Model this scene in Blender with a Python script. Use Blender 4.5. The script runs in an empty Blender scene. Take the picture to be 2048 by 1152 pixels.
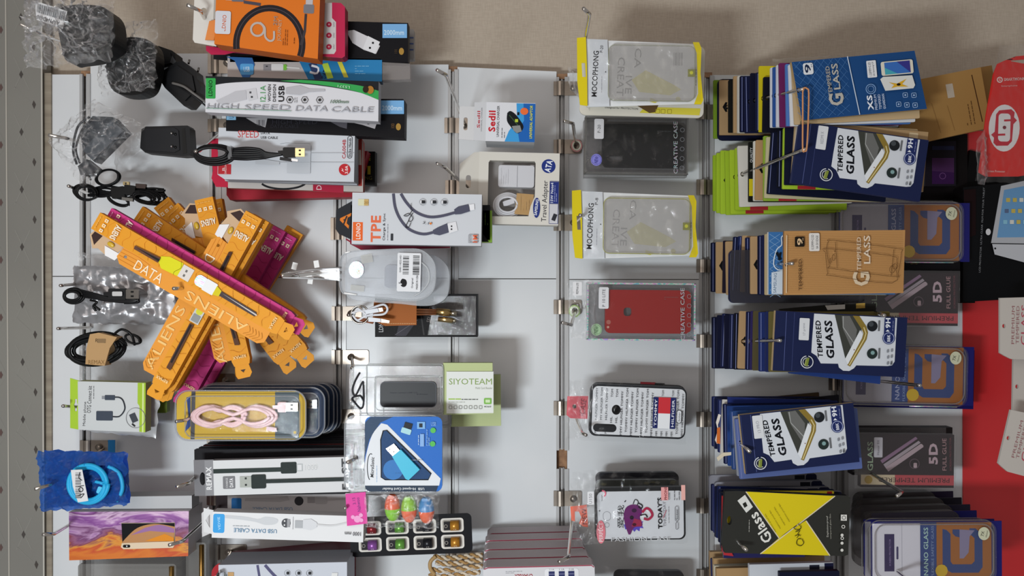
import bpy, math, random
from mathutils import Vector, Matrix, noise
from mathutils.geometry import tessellate_polygon
random.seed(7)
sc = bpy.context.scene
COL = sc.collection

# ---------------------------------------------------------------- place: u runs down the wall, v along it, n out of it
FPX = 1640.0; D = 1.4; ZW = 1.5
B = Matrix(((0,1,0,0),(0,0,-1,0),(-1,0,0,ZW),(0,0,0,1)))      # (u,v,n) -> world, wall plane y=0, real up = +Z

# ---------------------------------------------------------------- camera (phone held sideways)
cd = bpy.data.cameras.new('camera'); cam = bpy.data.objects.new('camera', cd); COL.objects.link(cam)
cd.sensor_width = 36; cd.lens = 36*FPX/2048; cd.clip_start = .02
cam.matrix_world = B @ Matrix.Translation((0,0,D))
sc.camera = cam

# ---------------------------------------------------------------- light
w = bpy.data.worlds.new('room_air'); sc.world = w; w.use_nodes = True
w.node_tree.nodes['Background'].inputs[0].default_value = (1,.95,.92,1)
w.node_tree.nodes['Background'].inputs[1].default_value = .26
def area(name, u, v, n, tu, tv, sx, sy, power, col):
    l = bpy.data.lights.new(name, 'AREA'); l.shape = 'RECTANGLE'; l.size = sx; l.size_y = sy; l.energy = power; l.color = col
    o = bpy.data.objects.new(name, l); COL.objects.link(o)
    p = B @ Vector((u,v,n)); t = B @ Vector((tu,tv,0))
    o.location = p; o.rotation_euler = (t-p).to_track_quat('-Z','Y').to_euler(); return o
area('ceiling_tube_light', -.52, -.44, 1.6, .12, -.25, .12, .30, 17.2, (.90,.97,1))
area('warm_fill_light', -.6, .35, 1.7, .0, .0, 1.1, 1.1, 8, (1,.90,.82))  # added warm fill, large and soft to lift the shadows; no real lamp there
sc.view_settings.view_transform = 'Standard'; sc.view_settings.look = 'None'
sc.view_settings.gamma = 1; sc.view_settings.exposure = 0.03

# ---------------------------------------------------------------- materials
MC = {}
def lin(h):
    h = h.lstrip('#'); c = [int(h[i:i+2],16)/255 for i in (0,2,4)]
    return tuple(x/12.92 if x <= .04045 else ((x+.055)/1.055)**2.4 for x in c)+(1,)
def M(h, k='p'):
    """h: paint colour, k: p paper, g gloss, r rubber, m metal, f foil, c clear film, d dull plate"""
    if (h,k) in MC: return MC[(h,k)]
    nm = {'p':'card','g':'gloss','r':'rubber','m':'metal','f':'foil','c':'clear_film','b':'tinted_bag','k':'frosted','h':'shimmer','w':'crinkled_film'}[k]
    m = bpy.data.materials.new(nm+'_'+h.lstrip('#')); m.use_nodes = True
    nt = m.node_tree; N = nt.nodes; L = nt.links; b = N['Principled BSDF']; out = N['Material Output']
    c = lin(h); lum = .2*c[0]+.7*c[1]+.1*c[2]; g_ = .36+.52*min(1,lum/.14); c = tuple(x*g_ for x in c[:3])+(1,); b.inputs['Base Color'].default_value = c
    R = {'p':.5,'g':.3,'r':.42,'m':.25,'f':.3,'c':.08,'b':.15,'k':.35,'h':.3,'w':.16}[k]
    b.inputs['Roughness'].default_value = R
    if k == 'm': b.inputs['Metallic'].default_value = 1
    if k == 'f': b.inputs['Metallic'].default_value = .45
    if k == 'p':
        t = N.new('ShaderNodeTexNoise'); t.inputs['Scale'].default_value = 60; t.inputs['Detail'].default_value = 3
        r = N.new('ShaderNodeMapRange'); r.inputs[3].default_value = .4; r.inputs[4].default_value = .6
        L.new(t.outputs['Fac'], r.inputs[0]); L.new(r.outputs[0], b.inputs['Roughness'])
        b.inputs['Specular IOR Level'].default_value = .12
    if k == 'r': b.inputs['Specular IOR Level'].default_value = .22
    if k == 'g':
        b.inputs['Specular IOR Level'].default_value = .5
    if k in 'cbkw':
        tr = N.new('ShaderNodeBsdfTransparent'); mx = N.new('ShaderNodeMixShader'); lw = N.new('ShaderNodeLayerWeight')
        mr = N.new('ShaderNodeMapRange')
        lo, hi = {'c':(.03,.38),'b':(.42,.9),'k':(.27,.6),'w':(.05,.9)}[k]
        if k in 'cw': b.inputs['Metallic'].default_value = 1 if k == 'c' else .85; b.inputs['Base Color'].default_value = (.9,.9,.92,1)
        mr.inputs[3].default_value = lo; mr.inputs[4].default_value = hi
        lw.inputs['Blend'].default_value = .35
        L.new(lw.outputs['Facing'], mr.inputs[0]); L.new(mr.outputs[0], mx.inputs[0])
        tc = ((.97,.97,.97,1) if k in 'cw' else tuple(.6+.4*x for x in c[:3])+(1,)) if k != 'b' else tuple(.15+.85*x for x in c[:3])+(1,)
        tr.inputs[0].default_value = tc
        b.inputs['Specular IOR Level'].default_value = .9
        L.new(tr.outputs[0], mx.inputs[1]); L.new(b.outputs[0], mx.inputs[2]); L.new(mx.outputs[0], out.inputs[0])
        t = N.new('ShaderNodeTexNoise'); t.inputs['Scale'].default_value = 70; t.inputs['Detail'].default_value = 4
        bp = N.new('ShaderNodeBump'); bp.inputs['Strength'].default_value = {'c':.15,'k':.1}.get(k,.6); bp.inputs['Distance'].default_value = .004
        L.new(t.outputs['Fac'], bp.inputs['Height']); L.new(bp.outputs[0], b.inputs['Normal'])
    if k == 'h':                                                   # rainbow shimmer foil
        b.inputs['Metallic'].default_value = .6
        wv = N.new('ShaderNodeTexNoise'); wv.inputs['Scale'].default_value = 25
        cr = N.new('ShaderNodeValToRGB'); e = cr.color_ramp
        e.elements[0].position = .32; e.elements[0].color = lin('7fb0e8'); e.elements[1].position = .68; e.elements[1].color = lin('a9a4f0')
        for p_, q in ((.42,'7fe0b8'),(.5,'e8e8e8'),(.58,'e8a8d0')):
            x = e.elements.new(p_); x.color = lin(q)
        L.new(wv.outputs['Fac'], cr.inputs[0]); L.new(cr.outputs[0], b.inputs['Base Color'])
    MC[(h,k)] = m; return m
def as_mat(x):
    if isinstance(x, bpy.types.Material): return x
    if x[-2:-1] == ':': return M(x[:-2], x[-1])
    return M(x)

# ---------------------------------------------------------------- text to mesh, cached, normalised to its own box
TC = {}
def glyphs(s, bold):
    if (s,bold) in TC: return TC[(s,bold)]
    cu = bpy.data.curves.new('t','FONT'); cu.body = s; cu.offset = bold; cu.resolution_u = 2; cu.fill_mode = 'FRONT'
    cu.space_character = 1+abs(bold)*3
    o = bpy.data.objects.new('t', cu); me = bpy.data.meshes.new_from_object(o)
    vs = [(v.co.x, v.co.y) for v in me.vertices]; fs = [tuple(p.vertices) for p in me.polygons if p.normal.z > -.5]
    bpy.data.objects.remove(o); bpy.data.curves.remove(cu); bpy.data.meshes.remove(me)
    if not vs: TC[(s,bold)] = ([],[]); return TC[(s,bold)]
    x0 = min(v[0] for v in vs); x1 = max(v[0] for v in vs); y0 = min(v[1] for v in vs); y1 = max(v[1] for v in vs)
    vs = [((x-(x0+x1)/2)/(x1-x0), (y-(y0+y1)/2)/(y1-y0)) for x,y in vs]
    TC[(s,bold)] = (vs, fs); return TC[(s,bold)]

# ---------------------------------------------------------------- things
def P(px, py, n):
    s = (D-n)/FPX; return Vector(((px-1024)*s, (576-py)*s, n))
class Part:
    def __init__(S, it, name, label=None):
        S.it = it; S.name = name; S.label = label; S.v = []; S.f = []; S.fm = []; S.sm = []; S.mats = []; S.z = 0.0; S.st = .00012
        S.bev = 0
    def mi(S, m):
        m = as_mat(m)
        if m not in S.mats: S.mats.append(m)
        return S.mats.index(m)
    def raw(S, vs, fs, m, smooth=False):
        o = len(S.v); S.v += [tuple(v) for v in vs]; k = S.mi(m)
        for f in fs: S.f.append(tuple(i+o for i in f)); S.fm.append(k); S.sm.append(smooth)
    # design point (photo pixels of the un-turned thing, y down) -> local metres
    def q(S, X, Y, z=0.): s = S.it.s; return ((X-S.it.cx)*s, (S.it.cy-Y)*s, z)
    def up(S, dz): S.z += dz; return S
    def lay(S, z):
        if z is None: S.z += S.st; return S.z
        return z
    def poly(S, pts, m, z=None, holes=None):
        z = S.lay(z); loops = [list(pts)]+[list(h) for h in (holes or [])]
        if not holes and len(pts) == 4:
            S._flat([S.q(x,y,z) for x,y in pts], [(0,1,2,3)], m); return S
        vv = [[Vector((x,y,0)) for x,y in l] for l in loops]
        allp = [p for l in loops for p in l]
        fs = tessellate_polygon(vv); S._flat([S.q(x,y,z) for x,y in allp], fs, m); return S
    def _flat(S, vs, fs, m):
        out = []
        for f in fs:
            a = 0
            for i in range(len(f)):
                p, q = vs[f[i]], vs[f[(i+1)%len(f)]]; a += p[0]*q[1]-q[0]*p[1]
            out.append(tuple(f) if a > 0 else tuple(reversed(f)))
        S.raw(vs, out, m)
    def rect(S, x0, y0, x1, y1, m, z=None, r=0, rot=0):
        pts = rr(x0,y0,x1,y1,r) if r else [(x0,y0),(x1,y0),(x1,y1),(x0,y1)]
        if rot: pts = rotp(pts, (x0+x1)/2, (y0+y1)/2, rot)
        return S.poly(pts, m, z)
    def circ(S, cx, cy, r, m, z=None, ry=None, k=28):
        return S.poly(ell(cx,cy,r,ry or r,k), m, z)
    def ring(S, cx, cy, r, w, m, z=None, ry=None):
        ry = ry or r; return S.line(ell(cx,cy,r,ry,28), w, m, z, closed=True)
    def line(S, pts, w, m, z=None, closed=False):
        z = S.lay(z); n = len(pts); L = []; R = []
        for i in range(n):
            a = pts[i-1] if (i or closed) else pts[0]; b = pts[(i+1)%n] if (i < n-1 or closed) else pts[-1]
            dx, dy = b[0]-a[0], b[1]-a[1]; d = math.hypot(dx,dy) or 1
            ww = (w[i] if isinstance(w,(list,tuple)) else w)/2
            L.append((pts[i][0]-dy/d*ww, pts[i][1]+dx/d*ww)); R.append((pts[i][0]+dy/d*ww, pts[i][1]-dx/d*ww))
        vs = [S.q(x,y,z) for x,y in L+R]; fs = []
        for i in range(n if closed else n-1): j = (i+1)%n; fs.append((i,j,n+j,n+i))
        S._flat(vs, fs, m); return S
    def frame(S, x0, y0, x1, y1, w, m, r=2): return S.line(rr(x0,y0,x1,y1,r), w, m, closed=True)
    def text(S, s, cx, cy, L, H, m='222222', rot=0, bold=0., mirror=False, z=None, slant=0):
        z = S.lay(z); vs, fs = glyphs(s, bold); a = math.radians(rot); c, sn = math.cos(a), math.sin(a); out = []
        for x, y in vs:
            x = x*L+slant*y*H; y *= H
            if mirror: x = -x
            out.append(S.q(cx+x*c-y*sn, cy-(x*sn+y*c), z))
        S._flat(out, fs, m); return S
    def lines(S, x0, y0, x1, y1, n, m, vert=True, w=1.2, seed=1):
        """small print: n broken rules too fine to read"""
        rd = random.Random(seed)
        for i in range(n):
            t = (i+.5)/n
            if vert:
                x = x0+(x1-x0)*t; y = y1
                while y > y0+2:
                    l = rd.uniform(3,9); S.poly([(x-w/2,max(y0,y-l)),(x+w/2,max(y0,y-l)),(x+w/2,y),(x-w/2,y)], m, S.z+S.st); y -= l+1.3
                    if rd.random() < .12: break
            else:
                y = y0+(y1-y0)*t; x = x0
                while x < x1-2:
                    l = rd.uniform(3,9); S.poly([(x,y-w/2),(min(x1,x+l),y-w/2),(min(x1,x+l),y+w/2),(x,y+w/2)], m, S.z+S.st); x += l+1.3
                    if rd.random() < .12: break
        S.z += S.st; return S
    def barcode(S, x0, y0, x1, y1, m='2a2a2e', vert=False, seed=3):
        rd = random.Random(seed); t = 0; Z = S.z+S.st; W = (y1-y0) if vert else (x1-x0)
        while t < W:
            l = rd.choice((.7,.7,1.4,2.)); l = min(l, W-t)
            if vert: S.poly([(x0,y0+t),(x1,y0+t),(x1,y0+t+l),(x0,y0+t+l)], m, Z)
            else: S.poly([(x0+t,y0),(x0+t+l,y0),(x0+t+l,y1),(x0+t,y1)], m, Z)
            t += l+rd.choice((.7,.9,1.6))
        S.z = Z; return S
    def slab(S, pts, t, m, z=0., holes=None, side=None, back=None):
        """solid plate: outline in design px, front at z, thickness t metres"""
        loops = [list(pts)]+[list(h) for h in (holes or [])]
        vv = [[Vector((x,y,0)) for x,y in l] for l in loops]; allp = [p for l in loops for p in l]
        fs = tessellate_polygon(vv)
        S._flat([S.q(x,y,z) for x,y in allp], fs, m)
        vb = [S.q(x,y,z-t) for x,y in allp]; o = len(S.f); S._flat(vb, fs, back or m)
        for i in range(o, len(S.f)): S.f[i] = tuple(reversed(S.f[i]))
        for li, l in enumerate(loops):
            n = len(l); a = sum(l[i][0]*l[(i+1)%n][1]-l[(i+1)%n][0]*l[i][1] for i in range(n))
            vs = [S.q(x,y,z) for x,y in l]+[S.q(x,y,z-t) for x,y in l]; f2 = []
            for i in range(n):
                j = (i+1)%n; f = (i,j,n+j,n+i)
                if (a < 0) == (li > 0): f = tuple(reversed(f))
                f2.append(f)
            S.raw(vs, f2, side or m)
        S.z = max(S.z, z); return S
    def box(S, x0, y0, x1, y1, t, m, z=0., r=0, side=None, rot=0, **k):
        pts = rr(x0,y0,x1,y1,r) if r else [(x0,y0),(x1,y0),(x1,y1),(x0,y1)]
        if rot: pts = rotp(pts, (x0+x1)/2, (y0+y1)/2, rot)
        return S.slab(pts, t, m, z, side=side, **k)
    def tube(S, pts, r, m, seg=7, closed=False):
        pts = [Vector(p) for p in pts]; n = len(pts); vs = []; nrm = None
        for i in range(n):
            a = pts[i-1] if (i or closed) else pts[0]; b = pts[(i+1)%n] if (i < n-1 or closed) else pts[-1]
            t = (b-a).normalized() if (b-a).length > 1e-9 else Vector((0,0,1))
            if nrm is None:
                nrm = t.orthogonal().normalized()
            nrm = (nrm-t*nrm.dot(t)); nrm = nrm.normalized() if nrm.length > 1e-6 else t.orthogonal().normalized()
            bn = t.cross(nrm); rad = r[i] if isinstance(r,(list,tuple)) else r
            for k in range(seg):
                an = 2*math.pi*k/seg; vs.append(pts[i]+(nrm*math.cos(an)+bn*math.sin(an))*rad)
        fs = []
        for i in range(n if closed else n-1):
            j = (i+1)%n
            for k in range(seg): k2 = (k+1)%seg; fs.append((i*seg+k,i*seg+k2,j*seg+k2,j*seg+k))
        if not closed: fs += [tuple(reversed(range(seg))), tuple(range((n-1)*seg, n*seg))]
        S.raw(vs, fs, m, True); return S
    def dtube(S, pts, rpx, m, **k):
        return S.tube([S.q(*p) for p in pts], rpx*S.it.s, m, **k)
    def ell3(S, cx, cy, z, rx, ry, rz, m, rot=0, seg=20, rings=12, half=None):
        a = math.radians(rot); vs = []; fs = []; c = Vector(S.q(cx,cy,z)); s = S.it.s
        lo, hi = (-1,1) if half is None else half
        for i in range(rings+1):
            x = lo+(hi-lo)*i/rings; rad = math.sqrt(max(0,1-x*x))
            for k in range(seg):
                an = 2*math.pi*k/seg; p = Vector((x*rx*s, rad*math.cos(an)*ry*s, rad*math.sin(an)*rz*s))
                vs.append(c+Vector((p.x*math.cos(a)-p.y*math.sin(a), p.x*math.sin(a)+p.y*math.cos(a), p.z)))
        for i in range(rings):
            for k in range(seg): k2 = (k+1)%seg; fs.append((i*seg+k,(i+1)*seg+k,(i+1)*seg+k2,i*seg+k2))
        S.raw(vs, fs, m, True); return S
    def film(S, quad, z, m, nx=34, ny=26, amp=.006, edge=3., seed=0, sheets=2, puff=.008, sc_=22):
        """crumpled plastic bag over a four-cornered outline (design px): front and back sheet joined at the edge"""
        a, b, c, d = [Vector(p) for p in quad]
        for sh in range(sheets):
            vs = []; fs = []
            for j in range(ny+1):
                for i in range(nx+1):
                    s_, t = i/nx, j/ny; p = (a*(1-s_)+b*s_)*(1-t)+(d*(1-s_)+c*s_)*t
                    e = min(s_,1-s_,t,1-t)*8; e = min(1,e)
                    g = noise.noise(Vector((p.x*.045,p.y*.045,seed*3.1)))
                    ca_ = (1-min(1,abs(noise.noise(Vector((p.x/sc_+g*1.5,p.y/sc_-g,seed*7.7+sh*5))))*2.6))**2; cb_ = (1-min(1,abs(noise.noise(Vector((p.x/sc_*2.1+7,p.y/sc_*2.1+g*2,seed*3.3))))*3))**2
                    g2 = .85*ca_+.4*cb_
                    x = p.x+noise.noise(Vector((p.x*.06,p.y*.06,seed)))*edge; y = p.y+noise.noise(Vector((p.y*.06,p.x*.06,seed+9)))*edge
                    h = (puff*e*(1 if sh == 0 else -.5)+amp*(g2-.35)*(.35+.65*e)*(1 if sh==0 else .5))
                    vs.append(S.q(x,y,z+h))
            for j in range(ny):
                for i in range(nx):
                    o = j*(nx+1)+i; fs.append((o,o+nx+1,o+nx+2,o+1))
            S.raw(vs, fs, m, True)
        return S
    def usb(S, x, y, rot, L=30, W=18, metal='c8c8c4:m', body='17181a:r', bl=26, th=.0045, z=0., neck=True):
        """a USB plug pointing along rot from (x,y): moulded body then metal shell"""
        a = math.radians(rot); ca, sa = math.cos(a), math.sin(a)
        def T(px, py): return (x+px*ca+py*sa, y-px*sa+py*ca)
        if neck: S.slab([T(-10,-W*.16),T(0,-W*.2),T(0,W*.2),T(-10,W*.16)], th*.7, body, z+th*.35)
        S.slab([T(0,-W*.42),T(3,-W*.5),T(bl,-W*.5),T(bl,W*.5),T(3,W*.5),T(0,W*.42)], th, body, z+th*.5)
        S.slab([T(bl,-W*.42),T(bl+L,-W*.42),T(bl+L,W*.42),T(bl,W*.42)], th*.6, metal, z+th*.3)
        for k in (-1,1):
            yy = k*W*.2; xx = bl+L*.5
            S.poly([T(xx-L*.11,yy-W*.08),T(xx+L*.11,yy-W*.08),T(xx+L*.11,yy+W*.08),T(xx-L*.11,yy+W*.08)], '1a1a1a', z+th*.3+.0003)
        return S
    def build(S, parent=None, top=False):
        me = bpy.data.meshes.new(S.name); me.from_pydata(S.v, [], S.f); 
        for m in S.mats: me.materials.append(m)
        me.polygons.foreach_set('material_index', S.fm); me.polygons.foreach_set('use_smooth', S.sm); me.update()
        o = bpy.data.objects.new(S.name, me); COL.objects.link(o)
        if parent: o.parent = parent
        if S.label: o['label'] = S.label
        return o
class Item:
    def __init__(S, name, label, cat, cx, cy, n, rot=0, tx=0, ty=0, group=None, kind=None):
        S.name, S.label, S.cat, S.cx, S.cy, S.n, S.group, S.kind = name, label, cat, cx, cy, n, group, kind
        S.s = (D-n)/FPX; S.parts = []
        S.T = Matrix.Translation(P(cx,cy,n)) @ Matrix.Rotation(math.radians(rot),4,'Z') @ Matrix.Rotation(math.radians(tx),4,'X') @ Matrix.Rotation(math.radians(ty),4,'Y')
        S.Ti = S.T.inverted()
    def part(S, name, label=None, parent=None):
        p = Part(S, name, label); p.par = parent; S.parts.append(p); return p
    def loc(S, px, py, n): return S.Ti @ P(px,py,n)      # seen at (px,py) at distance n from the wall -> local
    def done(S):
        if len(S.parts) == 1:
            p = S.parts[0]; p.name = S.name; p.label = None; r = p.build()
        else:
            r = bpy.data.objects.new(S.name, None); r.empty_display_size = .02; COL.objects.link(r)
            mp = {}
            for p in S.parts: mp[p] = p.build(mp.get(p.par, r) if p.par else r)
        r.matrix_world = B @ S.T
        if S.label: r['label'] = S.label
        if S.kind: r['kind'] = S.kind
        else: r['category'] = S.cat
        if S.group: r['group'] = S.group
        return r
def rr(x0,y0,x1,y1,r,k=5):
    pts = []
    for cx,cy,a0 in ((x1-r,y0+r,-90),(x1-r,y1-r,0),(x0+r,y1-r,90),(x0+r,y0+r,180)):
        for i in range(k+1):
            a = math.radians(a0+90*i/k); pts.append((cx+r*math.cos(a), cy+r*math.sin(a)))
    return pts
def rotp(pts, cx, cy, deg):
    a = math.radians(-deg); c, s = math.cos(a), math.sin(a)
    return [(cx+(x-cx)*c-(y-cy)*s, cy+(x-cx)*s+(y-cy)*c) for x,y in pts]
def ell(cx,cy,rx,ry,k=28): return [(cx+rx*math.cos(2*math.pi*i/k), cy+ry*math.sin(2*math.pi*i/k)) for i in range(k)]
def arc(cx,cy,rx,ry,a0,a1,k=20): return [(cx+rx*math.cos(math.radians(a0+(a1-a0)*i/k)), cy-ry*math.sin(math.radians(a0+(a1-a0)*i/k))) for i in range(k+1)]
def spline(pts, k=6):
    """Catmull-Rom through points of any dimension"""
    out = []; n = len(pts)
    for i in range(n-1):
        p0, p1, p2, p3 = pts[max(0,i-1)], pts[i], pts[i+1], pts[min(n-1,i+2)]
        for j in range(k):
            t = j/k; out.append(tuple(.5*((2*b)+(-a+c)*t+(2*a-5*b+4*c-d)*t*t+(-a+3*b-3*c+d)*t*t*t) for a,b,c,d in zip(p0,p1,p2,p3)))
    out.append(tuple(pts[-1])); return out
def coil(cx, cy, rx, ry, turns, z0, dz, seed=0, jit=2., rot=0, k=36, pinch=0.):
    rd = random.Random(seed); pts = []; a = math.radians(rot); js = [(rd.uniform(-jit,jit), rd.uniform(-jit,jit), rd.uniform(-jit,jit)) for _ in range(int(turns)+3)]
    n = int(turns*k)
    for i in range(n+1):
        t = i/k; q = int(t); f = t-q
        j = [js[q][c]*(1-f)+js[q+1][c]*f for c in range(3)]
        an = 2*math.pi*t; x = (rx+j[0])*math.cos(an); y = (ry+j[1])*math.sin(an)*(1-pinch*math.exp(-(x/(rx*.35))**2))
        y += j[2]; pts.append((cx+x*math.cos(a)+y*math.sin(a), cy-x*math.sin(a)+y*math.cos(a), z0+dz*(.5+.5*math.sin(t*2.4+seed))))
    return pts
# ================================================================ the setting
def pmat(name, build, rough=.6):
    m = bpy.data.materials.new(name); m.use_nodes = True; nt = m.node_tree; b = nt.nodes['Principled BSDF']
    b.inputs['Roughness'].default_value = rough; build(nt, nt.nodes, nt.links, b); return m
def mix_noise(h1, h2, scale, detail=4, lo=.35, hi=.65, stretch=(1,1,1), bump=0.):
    def f(nt, N, L, b):
        tc = N.new('ShaderNodeTexCoord'); mp = N.new('ShaderNodeMapping'); mp.inputs['Scale'].default_value = stretch
        t = N.new('ShaderNodeTexNoise'); t.inputs['Scale'].default_value = scale; t.inputs['Detail'].default_value = detail
        cr = N.new('ShaderNodeValToRGB'); cr.color_ramp.elements[0].position = lo; cr.color_ramp.elements[0].color = lin(h1)
        cr.color_ramp.elements[1].position = hi; cr.color_ramp.elements[1].color = lin(h2)
        L.new(tc.outputs['Object'], mp.inputs[0]); L.new(mp.outputs[0], t.inputs['Vector']); L.new(t.outputs['Fac'], cr.inputs[0])
        L.new(cr.outputs[0], b.inputs['Base Color'])
        if bump:
            bp = N.new('ShaderNodeBump'); bp.inputs['Strength'].default_value = bump; bp.inputs['Distance'].default_value = .001
            L.new(t.outputs['Fac'], bp.inputs['Height']); L.new(bp.outputs[0], b.inputs['Normal'])
    return f
def weave(nt, N, L, b):                                            # beige wallpaper: fine threads both ways
    tc = N.new('ShaderNodeTexCoord'); cols = []
    for st in ((1,9,1),(9,1,1)):
        mp = N.new('ShaderNodeMapping'); mp.inputs['Scale'].default_value = st
        t = N.new('ShaderNodeTexNoise'); t.inputs['Scale'].default_value = 60; t.inputs['Detail'].default_value = 2
        L.new(tc.outputs['Object'], mp.inputs[0]); L.new(mp.outputs[0], t.inputs['Vector']); cols.append(t)
    ad = N.new('ShaderNodeMath'); ad.operation = 'ADD'; L.new(cols[0].outputs['Fac'], ad.inputs[0]); L.new(cols[1].outputs['Fac'], ad.inputs[1])
    cr = N.new('ShaderNodeValToRGB'); cr.color_ramp.elements[0].position = .8; cr.color_ramp.elements[0].color = lin('a89b8c')
    cr.color_ramp.elements[1].position = 1.2; cr.color_ramp.elements[1].color = lin('b1a495')
    mr = N.new('ShaderNodeMapRange'); mr.inputs[1].default_value = .7; mr.inputs[2].default_value = 1.3
    cr.color_ramp.elements[0].position = .2; cr.color_ramp.elements[1].position = .8
    L.new(ad.outputs[0], mr.inputs[0]); L.new(mr.outputs[0], cr.inputs[0]); L.new(cr.outputs[0], b.inputs['Base Color'])
MWALL = pmat('beige_wallpaper', weave, .7)
MBOARD = pmat('white_laminate', mix_noise('cacdd1','d0d2d5',6,3,stretch=(1,1,1)), .38)
MRED = pmat('red_board', mix_noise('c0262a','c82c30',4,3), .35)
MALU = pmat('brushed_aluminium', mix_noise('a3a3a4','b3b3b4',30,4,stretch=(30,.6,1)), .4); MALU.node_tree.nodes['Principled BSDF'].inputs['Metallic'].default_value = .25
MMDF = pmat('raw_fibreboard', mix_noise('7a5a44','9a7658',90,4,bump=.4), .85)
MTILE = pmat('grey_tile', mix_noise('76746f','7e7c76',3,3), .3)
MHOOK = pmat('chromed_steel', mix_noise('c9c4be','d8d4d0',40,2), .16); MHOOK.node_tree.nodes['Principled BSDF'].inputs['Metallic'].default_value = 1
MPLATE = pmat('nickel_plate', mix_noise('8a8178','9c9288',25,3), .36); MPLATE.node_tree.nodes['Principled BSDF'].inputs['Metallic'].default_value = .9

def struct(name, cx, cy, n): return Item(name, None, None, cx, cy, n, kind='structure')
# beige wall behind everything
i = struct('wall_back', 1100, 576, -.03); p = i.part('wall_back'); p.slab([(60,-260),(2400,-260),(2400,1400),(60,1400)], .02, MWALL); i.done()
# grey tiled band above the boards (it runs along the picture's edge), diamonds and criss-cross lines
i = struct('wall_top', 40, 576, .012); p = i.part('wall_top')
p.slab([(-260,-260),(80,-260),(88,1400),(-260,1400)], .03, MTILE)
p.line([(10,-260),(20,1400)], 2.4, 'b4afa6', .0006); p.line([(82,-260),(89,1400)], 3, 'bab6ae', .0006)
for k in range(-3,14):
    y0 = 115*k-20; xo = 6*y0/1152
    for (xa,ya,xb,yb) in ((28,y0+20,58,y0+84),(58,y0+20,28,y0+84)) if k % 1 == 0 else (): p.line([(xa+xo,ya),(xb+xo,yb)], 1.1, '918f89', .0003)
    p.poly([(42+xo,y0+46),(46+xo,y0+54),(42+xo,y0+62),(38+xo,y0+54)], '57524f', .0005)
    p.poly([(67+xo,y0+106),(71.5+xo,y0+114),(68+xo,y0+123),(64+xo,y0+114)], '57514d', .0005)
    p.poly([(2,y0+72),(6,y0+80),(2,y0+88),(-2,y0+80)], '6a5552', .0005)
    for (xa,ya,xb,yb) in ((28,y0+78,60,y0+108),(-30,y0,8,y0+75),(8,y0+85,-30,y0+140)): p.line([(xa+xo,ya),(xb+xo,yb)], .9, '8a8882', .0003)
i.done()
i = struct('trim_1', 92, 576, .004); p = i.part('trim_1'); p.slab([(88,146),(102,146),(104,1300),(92,1300)], .03, pmat('wood_edge', mix_noise('7f7466','948a7a',20,3,stretch=(.3,4,1)), .6)); i.done()
# white slat boards with seams; the aluminium rails sit in the gaps between them
EDG = [(101,162,149),(180,421,107),(441,668,126),(690,897,129),(914,1113,134),(1134,1398,146),(1424,1662,150),(1692,1925,262)]
rd = random.Random(3)
i = struct('wall_slatboard', 1024, 576, 0); p = i.part('wall_slatboard')
for k,(x0,x1,yt) in enumerate(EDG):
    ys = 552+.006*(x0-100)
    for (ya,yb) in ((yt,ys),(ys+1.6,1290)):
        pts = [(x0+1,ya),(x1,ya+(9 if k == 4 and ya == yt else 0))]+[(x1,yb),(x0,yb)]
        y = yb-2
        if k == 0:                                                 # chipped laminate edge
            while y > ya+6:
                pts.append((x0,y)); pts.append((x0+rd.uniform(.8,2.6),y-rd.uniform(1,3))); y -= rd.uniform(3,26); pts.append((x0+rd.uniform(0,.8),max(y,ya+3)))
        p.slab(pts, .013, MBOARD, side=MMDF)
i.done()
RAIL = [(162,180,149),(421,441,118),(668,690,128),(897,914,140),(1113,1134,155),(1398,1424,152),(1662,1692,158)]
for k,(x0,x1,yt) in enumerate(RAIL):
    i = struct('trim_%d'%(k+2), (x0+x1)/2, 600, -.002); p = i.part('trim'); m = (x0+x1)/2
    segs = [(yt,1290)] if k != 4 else [(yt,900),(937,1060),(1082,1290)]
    for a,b in segs:
        p.slab([(x0-1,a),(x0+5,a),(x0+5,b),(x0-1,b)], .006, MALU, z=.0035)
        p.slab([(x1-5,a),(x1+3,a),(x1+3,b),(x1-5,b)], .006, MALU, z=.0045)
        p.slab([(x0+5,a),(x1-5,a),(x1-5,b),(x0+5,b)], .003, MALU, z=-.008)
        p.slab([(m-1,a),(m+2,a),(m+2,b),(m-1,b)], .004, MALU, z=-.003)
    p.slab([(x0-1,yt-8),(x1+1,yt-8),(x1+1,yt+2),(x0-1,yt+2)], .02, MMDF, z=-.002)
    if k == 4: p.slab([(x0-1,880),(x1+1,880),(x1+1,1100),(x0-1,1100)], .004, MMDF, z=-.0125)
    else: p.slab([(x0-1,yt),(x1+1,yt),(x1+1,1290),(x0-1,1290)], .004, MALU, z=-.0125)
    i.done()
i = struct('wall_bottom', 2150, 700, .002); p = i.part('wall_bottom'); p.slab([(1926,262),(2500,262),(2500,1400),(1926,1400)], .03, MRED); i.done()

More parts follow.
